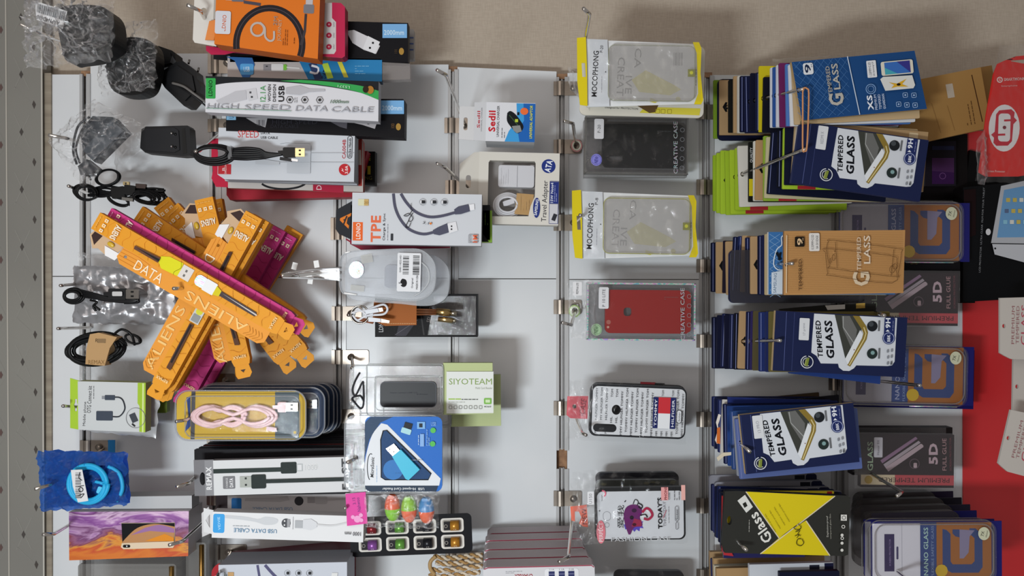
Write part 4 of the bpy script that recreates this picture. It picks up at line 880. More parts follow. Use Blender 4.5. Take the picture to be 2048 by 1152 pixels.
# clear case with card reader, strap
for k,(lb,n,dx,dy,y1) in enumerate((('clear case with a pale green card, deeper of the two card reader cases',.10,16,24,848),('clear case holding a black card reader and a white card with green lettering',.15,0,0,830))):
    i = Item('reader_case', lb, 'blister case', 850, 780, n)
    s = i.part('shell'); s.slab(rr(703+dx,732+dy,888+dx,828+dy,8), .018, 'c9ccce:c', side='b9bcbe:k')
    s.dtube([(x,y,.001) for x,y in rr(734+dx,728+dy,886+dx,830+dy,6,4)], 1.4, 'c8cccc:k', closed=True); s.dtube([(x,y,.003) for x,y in rr(752+dx,752+dy,882+dx,820+dy,8,4)], 1, 'dadddd:k', closed=True)
    s.slab(rr(698+dx,738+dy,734+dx,812+dy,10), .001, 'c9ccce:c', z=.0)
    c = i.part('printed_card','white card with pale green edge'); c.slab([(886+dx,726+dy),(985+dx,726+dy),(986+dx,828+dy),(886+dx,830+dy)], .012, 'b9c490', z=-.002, side='9aa86c')
    if k == 1:
        c.slab([(893,743),(987,743),(987,826),(893,827)], .001, 'dfe2de', z=.0005); c.z=.0006
        c.text('SIYOTEAM',941,763,86,12,'86a05a',bold=.0); c.text('Multi Card Reader',968,776,34,4,'9aa08c'); c.rect(897,797,910,799,'9ac23c'); c.rect(911,797,922,799,'9ac23c'); c.lines(923,796,962,801,1,'5c605a',vert=False,w=1.6); c.lines(897,802,950,810,2,'9a9e96',vert=False,w=.8)
        c.rect(968,796,983,808,'7cb850',r=2); c.rect(971,799,980,805,'cfe4b8',r=1); c.circ(970,813,1.2,'3c3e3a'); c.text('360',977,813,10,3,'5c605a')
        for x in range(898,964,10): c.frame(x,811,x+6,817,.7,'6c7068',r=1)
        r_ = i.part('card_reader','black card reader'); r_.slab(rr(761,763,873,814,9), .008, '22242c:r', z=.004); r_.z = .0041; r_.frame(761.5,763.5,872.5,813.5,1,'62666e',r=9); r_.text('Super speed USB 3.0',808,785,54,2.6,'3d3f4c'); r_.text('5Gbps',845,788,22,2,'3d3f4c')
    i.done()
i = Item('wrist_strap', 'looped black wrist strap in front of the clear reader case', 'strap', 716, 780, .172)
p = i.part('s'); p.dtube(spline([(720,745,0),(716,752,.002),(710,765,.004),(706,780,.004),(712,790,.004),(724,768,.006),(728,765,.006),(728,806,.004),(722,816,.003),(712,806,.004),(706,795,.006),(722,790,.008),(728,800,.004)]), 2.1, '303136:r'); i.done()

# clear blister with blue card reader
i = Item('reader_pack', 'clear pack with a blue card and a light blue card reader in a triangle window', 'blister pack', 785, 910, .215)
s = i.part('shell'); s.slab(rr(688,832,884,988,22), .0012, 'c8cbd0:c', z=-.006)
s.dtube([(x,y,-.005) for x,y in rr(688,832,884,988,22,6)], 1.4, 'cdd0d4:k', closed=True); s.film([(692,842),(735,838),(732,985),(690,980)], -.004, 'dfe1e4:c', 14, 20, .003, 2, 5, 1, puff=.001)
s.text('LAWI',700,958,36,13,'b9bcc2:k',rot=90); s.rect(706,940,728,972,'c9ccd0:k')
c = i.part('printed_card'); c.slab(rr(729,834,884,984,12), .001, '2f6cc0', z=-.003); c.z=-.0028
c.poly([(729,846),(741,834),(786,834),(760,846),(738,880),(729,915)], '3d5472')
c.poly(spline([(762,847),(744,870),(733,905),(728,940),(728,975)],4)+[(878,972),(881,958)]+[(774,850)], 'dcdfe4')
c.poly([(729,972),(876,972),(872,984),(740,984),(731,980)], '38485e'); c.text('USB  Hi-speed Card Reader',806,978,84,6.5,'e4e6ea',rot=180,bold=.01)
c.text('MicroSonic',744,935,40,7,'2a2a30',rot=88,bold=.02,slant=.15); c.line(arc(741,935,7,27,70,250,14),1.4,'33333a'); c.lines(752,910,754,965,1,'8ab0d8',w=.8)
c.slab([(766,862),(773,861),(862,948),(856,960),(770,960),(762,955),(762,930),(761,880)], .0008, '2a4f80', z=-.0018); c.z=-.0017; c.line([(766,862),(773,861),(862,948),(856,960),(770,960),(762,955),(762,930),(761,880)],2.2,'16181c',closed=True)
c.circ(786,940,20,'3d78b8'); c.lines(790,935,850,958,0 or 1,'3c6aa0',vert=False)
c.rect(808,846,824,857,'33373e',r=1,rot=-15); c.rect(802,857,822,868,'a8d4dc',r=2,rot=-18); c.rect(834,844,850,858,'7fb0e0'); c.rect(838,847,845,855,'3a3f48'); c.circ(866,861,5.5,'5ab85c'); c.circ(865,888,5.5,'5ab85c'); c.text('USB',867,848,10,8,'8fb8e8'); c.rect(840,868,848,893,'86aee0'); c.lines(852,842,860,892,2,'9ac0ec'); c.lines(835,868,839,890,1,'bfd8f4'); c.lines(812,895,866,945,0 or 1,'a8b0ba',vert=False)
r_ = i.part('card_reader','light blue card reader'); a=(775,893); 
r_.slab([(772,897),(788,887),(801,902),(786,912)], .004, 'a89ea0:m', z=.002); r_.z=.0021; r_.circ(780,898,1.4,'3a3a3a'); r_.circ(788,903,1.4,'3a3a3a')
r_.slab([(785,912),(802,898),(840,938),(818,959),(812,957)], .008, '35b4d4:r', z=.004)
i.done()
# egg highlighters
i = Item('highlighter_bag', 'small clear bag with a pink header and three two-coloured egg shaped highlighters', 'plastic bag', 785, 1020, .2115)
q = i.part('header','pink printed header'); q.slab([(691,988),(731,984),(735,1047),(694,1052)], .001, 'd8479c'); q.z=.0002
q.text('Nahwoo',717,1009,28,7,'8a3a8a',rot=98,bold=.01); q.text('3.15',708,1002,14,6,'8a3a8a',rot=98); q.circ(715,1038,7,'e8a0cc'); q.circ(706,1034,4,'e8a0cc'); q.circ(722,1030,4,'e8a0cc'); q.circ(723,1040,4,'e8a0cc')
for (x,y,c1,c2) in ((784,1017,'e8643c','8ad02c'),(817,1020,'96cc3c','f0704c'),(852,1022,'4a8cc8','ee6c44')):
    e = i.part('highlighter','egg highlighter in two colours'); e.ell3(x,y,-.006,28,16,15,c1+':g',rot=92,half=(-.05,.95)); e.ell3(x,y,-.006,28,16,15,c2+':g',rot=92,half=(-1,-.05)); e.box(x-8,y-26,x+4,y-20,.004,c1+':g',z=.003,r=2)
    e.circ(x,y-3,2.5,'6a3a5a',.0075 if False else None)
b = i.part('bag'); b.film([(731,986),(880,986),(880,1052),(735,1050)], .012, 'dcdcdc:w', 40, 22, .010, 4, 71, 1, sc_=13)
i.done()
# black card with eight mini drives
i = Item('drive_card', 'black card with two rows of small coloured flash drives in white cut-outs', 'display card', 820, 1070, .115, 2.2)
p = i.part('card'); holes = []
p.slab(rr(700,1031,944,1110,10), .002, '18171f'); p.z=.0002
cols = (('a03038','6fae4a','3e4048','c88a30'),('9a5cb0','6fae4a','2e3038','c88a30'))
for r_ in (0,1):
    for k in range(4):
        cx = 740+k*55; cy = 1053+r_*33
        f = i.part('drive_slot','white framed slot'); f.slab(rr(cx-23,cy-14,cx+23,cy+14,6), .0006, 'e2ddd6', z=.0012); f.z=.0013; f.slab(rr(cx-19,cy-11,cx+19,cy+11,4), .0004, 'a8a29a', z=.0016)
        d = i.part('flash_drive',('red','green','black','orange','purple','green','black','orange')[r_*4+k]+' flash drive',parent=f); d.dtube([(cx-3,cy,.004),(cx+14,cy,.004)], 10, cols[r_][k]+':f', seg=14); d.box(cx-16,cy-8,cx-3,cy+8,.005,'3c3a3c:m',z=.006); d.ring(cx-12,cy,3,1,'9a948c',z=.0062); d.text('2GB',cx+6,cy+2,8,5,'e0d8d0',rot=90,z=.0108)
i.done()
i = Item('twisted_cord', 'twisted gold and white cord hanging on a wide clip plate', 'cord', 905, 1130, .06)
p = i.part('c')
for (a_,b_) in (((868,1112),(965,1112)),((872,1124),(965,1122)),((862,1138),(965,1134)),((858,1150),(960,1146))):
    for ph in (0,math.pi):
        pts = []
        for k in range(40):
            t = k/39; x = a_[0]+(b_[0]-a_[0])*t; y = a_[1]+(b_[1]-a_[1])*t+2.8*math.sin(t*5); an = t*26+ph
            pts.append((x,y+3*math.sin(an),.003+.002*math.cos(an)))
        p.dtube(pts, 2.8, 'b08a58:r' if ph else 'd6c8b4:r')
p.dtube(spline([(872,1110,.006),(862,1120,.008),(862,1134,.008),(870,1146,.006)]), 4, 'b39263:r')
i.done()
# charger boxes stacked along their hook
for k in range(5):
    n = (.05,.09,.13,.17,.21)[k]; x0 = (975,971,969,968,967)[k]; yt = (1064,1078,1096,1114,1132)[k]; x1 = (1160,1166,1172,1180,1190)[k]
    i = Item('charger_box', 'white charger box with red edges, %s' % ('deepest of the pile at the picture edge','second of the pile at the picture edge','third of the pile at the picture edge','fourth of the pile, half under the nearest one','nearest, with lettering and three blue ports')[k], 'box', 1080, yt+40, n, 1.4, tx=0, group='white charger boxes with red edges')
    p = i.part('carton'); p.slab([(x0+6,yt),(x1-4,yt),(x1,yt+4),(x1,yt+110),(x0,yt+110),(x0,yt+5)], .032, 'd0cfd3', side='b9b0b4')
    p.line([(x0+2,yt+4),(x0+10,yt+1.2),(x1-6,yt+1.2),(x1-1,yt+5)], 2.2, 'a04458')
    if k == 4:
        p.text('CHARGER',1048,1152,36,10,'a82c34',rot=180,bold=.02); p.lines(1012,1140,1062,1146,2,'8a8a90',vert=False,w=.8)
        p.poly(rr(1090,1138,1158,1180,6), 'e2e2e6')
        for q_,x in enumerate((1104,1124,1143)): p.rect(x-6,1143,x+6,1154,'3c4276'); p.line([(x-6,1148.5),(x+6,1148.5)],1,'8a8cb0'); p.text(('2.1A','1.1A','2.1A')[q_],x,1139.5,10,3,'8a8a90')
    i.done()

# ================================================================ chargers on the fourth rail
i = Item('charger_box', 'small white and blue charger box with red lettering and a black charger picture', 'box', 1010, 245, .16, -1.5)
p = i.part('carton'); p.slab([(972,205),(1070,205),(1070,283),(972,283)], .055, 'd9dae0', side='aeb0b4')
p.poly([(1032,206),(1070,206),(1070,283),(1010,283),(1018,262),(1034,240)], '3e9ad8'); p.poly([(1046,206),(1070,206),(1070,283),(1040,283),(1036,262),(1048,240)], '1f63b4')
p.text('Sedil',984,243,42,14,'c8202c',rot=90,bold=.03); p.text('UNIVERSAL CHARGER',996,243,62,5,'33333a',rot=90,bold=.005); p.lines(1002,256,1012,276,2,'5c5c64')
p.poly(spline([(1014,226),(1020,222),(1030,228),(1040,240),(1047,252),(1043,262),(1034,266),(1024,256),(1014,242),(1014,226)],4), '1d2228'); p.poly([(1024,252),(1040,250),(1044,262),(1034,266),(1027,260)], '8a8c8c'); p.line([(1018,230),(1036,250)],2,'3c5a3c'); p.rect(1034,224,1038,230,'1d2228'); p.rect(1030,238,1036,244,'b8c83c')
p.circ(1048,222,8,'e8703c',ry=7); p.text('UNIVERSAL ADAPTOR',1062,243,66,5.5,'e8e84a',rot=90,bold=.01,slant=.2)
i.parts[0].slab([(948,206),(972,205),(972,283),(948,282)], .001, 'cbccd0', z=-.001); p.z=.0008; p.text('Sedil',957,240,34,6,'b8404c',rot=90,bold=.02,z=-.0008); p.text('UNIVERSAL CHARGER',963,240,48,2.6,'6a6a70',rot=90,z=-.0008)
q = i.part('hang_tab','white hang tab with a slot'); q.slab([(918,214),(950,214),(950,282),(918,280)], .0012, 'd0d0d2', z=-.003, holes=[rr(927,236,935,262,3.5)])
i.done()
i = Item('charger_box', 'white window box showing a white charger block and a coiled white cable', 'box', 1038, 378, .13, -1.4)
W1 = [(979,322),(1068,322),(1070,326),(1070,392),(1066,402),(1062,412),(1058,432),(980,434),(976,430),(976,326)]
p = i.part('carton'); p.slab([(957,305),(1118,305),(1118,449),(957,449)], .001, 'd6d2ca', holes=[W1], z=0, side='c4c0b8'); 
p.slab([(957,305),(975,305),(975,449),(957,449)], .026, 'c8c4bb', z=-.001); p.slab([(1071,305),(1118,305),(1118,449),(1071,449)], .026, 'c8c4bb', z=-.001); p.slab([(975,435),(1071,435),(1071,449),(975,449)], .026, 'c8c4bb', z=-.001); p.slab([(975,305),(1071,305),(1071,321),(975,321)], .026, 'c8c4bb', z=-.001)
p.box(958,306,1117,448,.001,'8e8a88',z=-.026); p.z=.0001
p.circ(1096,331,14,'2c3f94'); p.text('ATA',1096,331,24,12,'e8ecf4',rot=78,bold=.03); p.text('Travel Adapter',1091,401,82,13,'3a3a44',rot=89)
p.rect(1100,362,1117,406,'2c3c90'); p.text('15W Note4',1104,384,40,5.5,'e4e8f4',rot=90,bold=.01); p.lines(1108,366,1115,402,2,'a8b0dc',w=.9); p.rect(1100,407,1117,446,'c9c9ce'); p.rect(1106,426,1114,440,'3c3e46',r=1,rot=-20); p.frame(1099.5,361,1117,446,.8,'2c3c90',r=1)
p.circ(1074,415,7,'2c3f94',ry=20); p.text('SAMSUNG',1073.5,414,32,6,'e8ecf4',rot=84,bold=.02)
q = i.part('hang_tab','white hang tab with an oval hole'); q.slab([(918,330),(946,306),(958,305),(958,449),(918,420)], .001, 'cfcbc3', z=-.004, holes=[rr(931,352,941,378,4.5)])
c = i.part('charger_block','white charger block'); c.slab(rr(996,330,1068,374,5), .018, 'cfd0d6:r', z=-.004); c.z=-.0038; c.line([(1034,331),(1034,374)],1,'8e8e96'); c.lines(1000,336,1018,368,4,'a0a0a8',w=.6); c.box(1060,328,1068,336,.006,'9a9aa0:m',z=-.006)
c = i.part('cable_coil','coiled white cable with a kraft wrap'); 
for k in range(4): c.dtube(coil(1016,410,28-3*k,24-3*k,1,-.012+.003*k,.001,k,1), 2.2, 'dcdce2:r')
c.slab([(1034,386),(1068,388),(1066,430),(1030,428)], .001, 'b8925c', z=-.002); c.slab([(1006,404),(1016,400),(1028,396),(1030,406),(1014,412),(1008,412)], .006, 'd0d0d6:r', z=-.003); c.z=-.0015; c.lines(1040,390,1062,420,4,'8a6a40',w=.7)
g = i.part('window_film','clear window film'); g.poly(W1, 'd0d0d0:c', -.0006)
i.done()

# ================================================================ phone cases on the fifth rail
def pouch(label, x, y, n, rot, k, strong):
    """clear pouch with yellow ends and a soft clear case inside; (x,y) its top corner at the header"""
    i = Item('phone_case_pouch', label, 'pouch', x+125, y+70, n, rot, group='clear pouches with yellow ends')
    h = i.part('header','yellow header'); h.slab([(x,y+2),(x+18,y),(x+21,y+60),(x+23,y+138),(x+8,y+136),(x+2,y+90)], .001, 'dcc81e', z=-.001, holes=[[(x+10,y+52),(x+17,y+52),(x+19,y+80),(x+12,y+80)]])
    f = i.part('pouch_front'); f.slab([(x+18,y+2),(x+246,y+8),(x+250,y+128),(x+24,y+138)], .0008, 'e6e8ea', z=-.009)
    f.slab([(x+18,y+2),(x+62,y+3),(x+68,y+137),(x+22,y+138)], .0005, 'd4d8de', z=-.0052); f.z=-.0050
    f.text('MOCOPHONG',x+38,y+72,92,11,'2c2c32',rot=88,bold=.012); f.lines(x+50,y+30,x+53,y+110,1,'9a9aa2',w=.8); f.circ(x+59,y+68,1.2,'222226')
    f.text('P-20' if strong else 'P-8',x+50,y+22,14,6,'55555c',rot=86)
    c = i.part('soft_case','clear soft phone case'); c.slab(rr(x+64,y+16,x+236,y+126,12), .009, 'e0dedc:k', z=.002, side='e2e0de:k'); c.dtube([(a,b,.001) for a,b in rr(x+64,y+16,x+236,y+126,12,4)], 1.2, ('c8ccb0' if strong else 'd4d248')+':k', closed=True)
    b = i.part('back_print'); b.z = -.0088; g1 = '3a3b44' if strong else '70727a'; yl = 'e2d818' if strong else 'dcd678'
    b.poly([(x+112,y+82),(x+140,y+62),(x+200,y+92),(x+212,y+100),(x+190,y+112),(x+128,y+106)] , yl)
    b.text('CREAT',x+90,y+76,78,14,g1,rot=-92,mirror=False); b.text('IVE',x+106,y+92,36,13,g1,rot=-92); b.text('CA',x+124,y+38,40,13,g1,rot=-92); b.text('DESIGN',x+175,y+119,46,9,'f4f4f2' if strong else 'f0f0ee',rot=178,bold=.01)
    b.circ(x+206,y+120,5,'d4cc20'); b.poly([(x+150,y+118),(x+168,y+124),(x+160,y+128),(x+150,y+126)],'d4cc20')
    if strong: b.barcode(x+196,y+26,x+214,y+52,'6c6e74')
    e = i.part('yellow_edge','yellow closed end'); e.slab([(x+232,y+8),(x+244,y+8),(x+249,y+20),(x+248,y+70),(x+254,y+124),(x+250,y+132),(x+236,y+132),(x+244,y+110),(x+240,y+30)], .0014, 'dcc81e', z=.0005)
    e.rect(x+222,y+63,x+236,y+78,'8a8a52',z=.0026); e.circ(x+229,y+70,3.5,'c8c84a',z=.0028); e.lines(x+238,y+50,x+240,y+95,1,'55553a',w=1)
    v = i.part('film'); v.film([(x+20,y+4),(x+244,y+8),(x+248,y+128),(x+24,y+136)], .0045, 'dcdee0:c', 40, 22, .005, 3, k, 1, puff=.001, sc_=26)
    i.done()
pouch('upper clear pouch with yellow ends, against the beige wallpaper', 1153, 75, .2, -.8, 81, True)
pouch('clear pouch with yellow ends between the black case and the red case', 1143, 381, .1, -.8, 82, False)
i = Item('phone_case_pack', 'white and yellow pack with a brown case picture, peeking out behind the upper pouch', 'pack', 1290, 180, .16, -1.5)
p = i.part('card'); p.slab(rr(1160,90,1408,233,12), .004, 'd8d4c8'); p.z=.0001
p.text('Designed for PROTECTION',1244,218,66,5,'44444a',bold=.01,rot=-1.5); p.poly([(1290,214),(1402,214),(1400,228),(1280,226)],'d8cc48'); p.poly([(1268,208),(1318,208),(1312,224),(1300,226)],'6c5434')
for x in (1316,1327,1340): p.frame(x-4,218,x+4,226,.8,'a08c28',r=1)
q = i.part('film'); q.film([(1140,140),(1180,200),(1180,225),(1150,190)], .002, 'c8c8c6:w', 16, 12, .006, 3, 44, 1)
i.done()
i = Item('clear_bag', 'thin crinkled clear film hanging under the upper yellow pouch', 'plastic bag', 1160, 180, .05)
q = i.part('f'); q.film([(1135,135),(1200,150),(1200,225),(1140,180)], .002, 'c8c8c6:w', 22, 18, .007, 4, 45, 1); i.done()

def case_box(label, x0, y0, x1, y1, n, rot, sticker, colr, back, k, sheen, name2):
    i = Item('phone_case_box', label, 'phone case', (x0+x1)/2, (y0+y1)/2, n, rot, group='boxed phone cases')
    s = i.part('clear_box'); s.slab([(x0,y0),(x1,y0),(x1,y1),(x0,y1)], .001, '8e8c8e:k', z=-.016)
    for a_,b_,c_,d_ in ((x0,y0,x1,y0+3),(x0,y1-3,x1,y1),(x0,y0,x0+3,y1),(x1-3,y0,x1,y1)): s.slab([(a_,b_),(c_,b_),(c_,d_),(a_,d_)], .017, sheen, z=0)
    s.poly([(x0+3,y0+3),(x1-3,y0+3),(x1-3,y1-3),(x0+3,y1-3)], 'c8c8ca:c', -.0005)
    c = i.part('phone_case'); cx0 = x0+(x1-x0)*.17 if back != 'b' else x0+(x1-x0)*.17
    cy0 = y0+14 if back != 'b' else y0+14; hl = [rr(cx0+37,(cy0+y1-12)/2-9,cx0+53,(cy0+y1-12)/2+8,6)] if back == 'r' else [rr(cx0+10,y1-37,cx0+42,y1-25,6)]
    c.slab(rr(cx0,cy0,x1-8,y1-14,10), .008, colr, z=-.004, holes=hl); c.z=-.0038
    if back == 'r': c.circ(cx0+7,y1-36,4.5,'b06a60'); c.circ(cx0+6,y1-26,2.5,'c8a090')
    c.lines(x1-62,y0+26,x1-34,y0+34,2,'8a5a58' if back == 'r' else '55585c',vert=False,w=1)
    t = i.part('lettering','shimmering lettering'); t.z = .0008; t.text('CREATIVE CASE',x1-26,(y0+y1)/2+4,104,8,'7fe0b8:h' if back=='b' else 'b8a8f0:h',rot=91,bold=.005)
    for q_ in range(5): t.ring(x1-13,y0+26+q_*19,4,.8,'8a8c92')
    q = i.part('model_sticker','white model sticker'); q.slab(rr(*(sticker[:4]),3), .0004, 'e2e2e6', z=.0012); q.z=.0013; q.text(sticker[4],(sticker[0]+sticker[2])/2,(sticker[1]+sticker[3])/2,len(sticker[4])*3.9,6,'5a5a60',rot=90)
    q = i.part('round_sticker','round printed sticker'); q.slab(ell(*name2[:2],11,12,20), .0004, name2[2], z=.0012); q.z=.0013; q.text(name2[3],name2[0],name2[1],14,7,name2[4],rot=80,bold=.02); q.ring(name2[0],name2[1],9.5,.6,name2[4])
    v = i.part('bag'); 
    if back == 'r': v.film([(x0-40,y0-6),(x0+22,y0-4),(x0+18,y1),(x0-32,y1-6)], .0, 'd8d8d8:w', 22, 26, .009, 4, k, 1, sc_=14); v.slab(rr(1144,565,1162,592,2),.0004,'dfdfe2',z=.012,); v.text('REDMI 6A LITE',1153,578,22,4.5,'55555a',rot=88,z=.0125)
    v.film([(x0,y0),(x1,y0),(x1,y1),(x0,y1)], .002, 'd4d4d4:c', 30, 20, .0015, 1, k+1, 1, puff=.001)
    i.done()
case_box('black phone case in a clear box with a bluish round sticker', 1170, 233, 1377, 348, .1, -.8, (1188,239,1207,279,'P-20'), '0d1316:r','b',91,'9a9894:k',(1193,321,'8c8ae0','NEW','3c3ca0'))
i = Item('phone_case_box', 'second clear case box directly behind the black phone case', 'phone case', 1274, 295, .06, group='boxed phone cases')
s = i.part('box'); s.box(1168,240,1374,354,.018,'b8b6b6:k',side='a8a6a4:k'); i.done()
case_box('red phone case with a fingerprint hole in a rainbow-edged clear box', 1174, 566, 1391, 681, .11, -.5, (1197,575,1217,618,'P 10 LITE'), 'a82420:r','r',95,'c4c4e0:h',(1193,660,'a8c8a0','NEW','4a6a4a'))
for lb,x,y,c_ in (('small pink and white ring on a short hook beside the black phone case',1153,292,'d89a98'),('small yellow-green ring on the hook of the red phone case',1149,622,'a8c878')):
    i = Item('plastic_ring', lb, 'ring', x, y, .012); p = i.part('r'); p.dtube([(a,b,.002) for a,b in ell(x,y,9,10,24)], 3, c_+':g', closed=True); p.dtube([(a,b,.004) for a,b in ell(x,y,7.5,8.5,24)], 1.6, 'e8ecd8:g', closed=True); i.done()

# printed phone cases in bags
i = Item('phone_case', 'black-edged phone case lying under the flag-printed one, with a red tab', 'phone case', 1275, 815, .06, -2.2)
p = i.part('case'); p.slab(rr(1182,768,1370,868,14), .009, '2a2e35:r'); p.box(1280,764,1310,772,.004,'b83040',z=-.002); p.box(1308,765,1328,772,.004,'2c2c30:r',z=-.001); i.done()
i = Item('phone_case', 'white phone case printed with repeated lettering and a navy, red and white flag', 'phone case', 1274, 828, .12, -2.3)
p = i.part('bumper','dark rubber bumper'); p.slab(rr(1179,771,1372,875,14), .010, '252a33:r', z=0, holes=[rr(1189,851,1236,867,7), ell(1232,821,8.5,9.5,20)])
p = i.part('printed_back'); p.slab(rr(1184,775,1369,871,11), .0015, 'dcdfe4:g', z=.0012, holes=[rr(1187,850,1234,866,8), ell(1232,821,9,10,20)], side='33363c'); p.z=.0013
for k in range(18):
    x = 1192+k*10.1
    yy = 823+(4 if k%2 else -2); L_ = 92; T_ = 'TOMMY HILFIGER TOM' if k%2 == 0 else 'MMY HILFIGER TOMMY'
    if k < 5:
        if k in (0,1,2): p.text('HILFIGER TOMMY'if k!=1 else 'MY HILFIGER TOM',x,810,64,4.2,'3a3c44',rot=90); p.text('M',x,866-(-1),4,4,'3a3c44',rot=90) if k%2 == 0 else None
        else: p.text('TOM',x,788,16,4.2,'3a3c44',rot=90); p.text('HIL',x,841,12,4.2,'3a3c44',rot=90)
    elif k in (12,13,14,15): p.text('TOM',x,784,12,4.2,'3a3c44',rot=90) if k in (13,15) else None; p.text('MM',x,865,9,4.2,'3a3c44',rot=90)
    else: p.text(T_,x,yy,88,4.2,'3a3c44',rot=90)
p.rect(1305,792,1315,854,'283478'); p.rect(1339,792,1350,854,'283478'); p.rect(1315,792,1339,824,'c8343c'); p.rect(1315,824,1339,854,'e4e6ea')
p.text('TOMMY',1310,823,54,5,'e4e6f0',rot=90,bold=.01); p.text('HILFIGER',1344.5,823,54,5,'e4e6f0',rot=90,bold=.01); p.frame(1352,816,1362,842,1,'33353b',r=4); p.poly(rr(1353,817,1361,841,3.5),'dcdfe4'); p.text('boter',1357,829,18,4.5,'33353b',rot=90)
q = i.part('tag','pink card tag'); q.slab([(1134,799),(1176,797),(1176,843),(1142,843),(1134,837)], .0008, 'd8606c', z=-.006, holes=[rr(1145,815,1153,823,3)]); q.z=-.0058; q.text('iCASE',1166,820,34,11,'8a3844',rot=84,slant=.2)
b = i.part('bag'); b.film([(1134,764),(1372,752),(1374,884),(1134,884)], .0025, 'dcdcde:c', 40, 24, .003, 3, 101, 1, puff=.001, sc_=20)
b.film([(1136,766),(1184,766),(1180,880),(1136,880)], .003, 'e4e4e6:w', 14, 22, .009, 3, 103, 1, puff=.001, sc_=14)
i.done()
for k,(lb,y0,n,c_) in enumerate((('dark phone case, deepest behind the skull print case',951,.055,'343640:r'),('camouflage patterned phone case behind the skull print case',966,.09,'3a4038:r'))):
    i = Item('phone_case', lb, 'phone case', 1275, y0+50, n, .5)
    p = i.part('case'); p.slab(rr(1192,y0-6,1358,y0+92,12), .009, c_)
    if k:
        rd = random.Random(5); p.z=.0001
        for q_ in range(26): x = rd.uniform(1200,1350); y = rd.uniform(y0-2,y0+20); p.poly([(x-6,y),(x-1,y-3),(x+7,y-1),(x+3,y+3)], rd.choice(('5c5a40','23282a','6a6c64')), .0002)
    b = i.part('bag'); b.film([(1165,y0-12),(1362,y0-12),(1362,y0+60),(1165,y0+60)], .004, 'd0d0d2:c', 30, 16, .004, 3, 110+k, 1, puff=.001)
    i.done()
i = Item('phone_case', 'white phone case with a purple skull drawing and black lettering', 'phone case', 1275, 1030, .15, .8)
p = i.part('bumper','black rubber bumper'); p.slab(rr(1190,975,1371,1080,12), .010, '1e2126:r')
p = i.part('printed_back'); p.slab(rr(1195,982,1367,1077,10), .001, 'd5d8de:g', z=.0012); p.z=.0013
p.frame(1206,1022,1221,1040,1,'9a9ca2',r=7); p.frame(1209,1044,1218,1053,1,'9a9ca2',r=4.5); p.circ(1199,1020,1.6,'6a6c70')
p.text('愛我',1241,1032,46,13,'2c2c32',rot=88); p.line([(1249,1003),(1252,1000)],2,'2c2c32')
pk = spline([(1256,1068),(1250,1050),(1247,1030),(1252,1014),(1266,1008),(1280,1012),(1284,1024),(1279,1034),(1284,1046),(1282,1052),(1268,1054),(1260,1068)],4)
p.poly([(1247,1048),(1250,1058),(1256,1056),(1258,1063),(1264,1058),(1268,1063),(1272,1058),(1278,1062),(1279,1055),(1286,1056),(1282,1048),(1286,1042)], '5c4ac0'); p.poly(pk,'7a2c78'); p.poly([(1268,1036),(1282,1040),(1282,1052),(1262,1052)],'a82c54'); p.circ(1263,1034,4,'2a1c30'); p.circ(1268,1020,5,'4a1c50',ry=4); p.circ(1268,1048,4,'5c1c34',ry=3)
p.line(spline([(1284,1024),(1292,1016),(1300,1020),(1304,1030),(1296,1038),(1287,1036)],4),5,'b02c50'); p.line(spline([(1280,1030),(1290,1028),(1294,1034)],3),2.5,'33262e'); p.line(spline([(1266,1007),(1270,998),(1276,1002),(1274,1010)],3),1.6,'3a3c42'); p.line(spline([(1276,1005),(1284,1010),(1282,1016),(1276,1012)],3),2.4,'33353b')
p.text("TODAY'S",1319,1026,62,9,'1c1c22',rot=91,bold=.03); p.text('THURSDAY',1328,1028,50,6,'9a9aa4',rot=91); p.lines(1335,1012,1338,1046,1,'8a8a92',w=.8); p.line([(1325,1036),(1332,1020)],1,'c04a5c')
p.rect(1322,974,1336,1000,'e4a0a0'); p.text('PHONE',1331,986,26,5.5,'8a2c34',rot=90,bold=.02); p.text('CASE',1338,992,14,3,'55555c',rot=90); p.lines(1346,976,1360,1000,3,'44464c',w=1); p.rect(1362,970,1370,1000,'e8b0a8')
p.frame(1349,1012,1356,1042,.9,'6a6c72',r=3.5); p.text('Soter',1352.5,1028,22,4.5,'3a3c42',rot=90); p.frame(1350,1044,1355,1058,.9,'6a6c72',r=2.5)
p.lines(1202,986,1204,1000,1,'9a9ca2'); p.line(arc(1205,985,6,6,-60,100,8),2.4,'d86a80')
q = i.part('badge','pink oval badge'); q.slab(ell(1201,1062,9,23,22), .0005, 'e0808c', z=.003); q.z=.0031; q.text('PERFECT',1201,1062,38,8,'f4e4e6',rot=90,bold=.01)
q = i.part('tag','salmon card tag'); q.slab([(1141,1012),(1174,1009),(1176,1054),(1166,1052),(1158,1046),(1163,1034),(1158,1022),(1150,1022),(1150,1042),(1143,1040)], .0008, 'e8735c', z=-.002); q.z=-.0019; q.text('NEW',1169,1032,32,9,'8a3430',rot=92,bold=.02)
q = i.part('model_sticker','white model sticker'); q.slab(rr(1174,978,1187,1004,2), .0004, 'e0e0e4', z=.012); q.z=.0122; q.text('U150',1180,992,20,6,'8a8a90',rot=90)
b = i.part('bag'); b.film([(1146,942),(1374,962),(1374,1086),(1148,1092)], .002, 'dcdcde:c', 40, 24, .003, 3, 121, 1, puff=.001, sc_=20)
b.film([(1142,955),(1200,950),(1196,1085),(1146,1090)], .003, 'e4e4e6:w', 16, 26, .010, 3, 123, 1, puff=.001, sc_=13)
b.text('FASHION CASE',1280,1077,118,7,'c4c6ca',rot=0,z=.0042)
i.done()
i = Item('phone_case', 'dark rounded phone case edge at the picture border under the skull print case', 'phone case', 1290, 1190, .07)
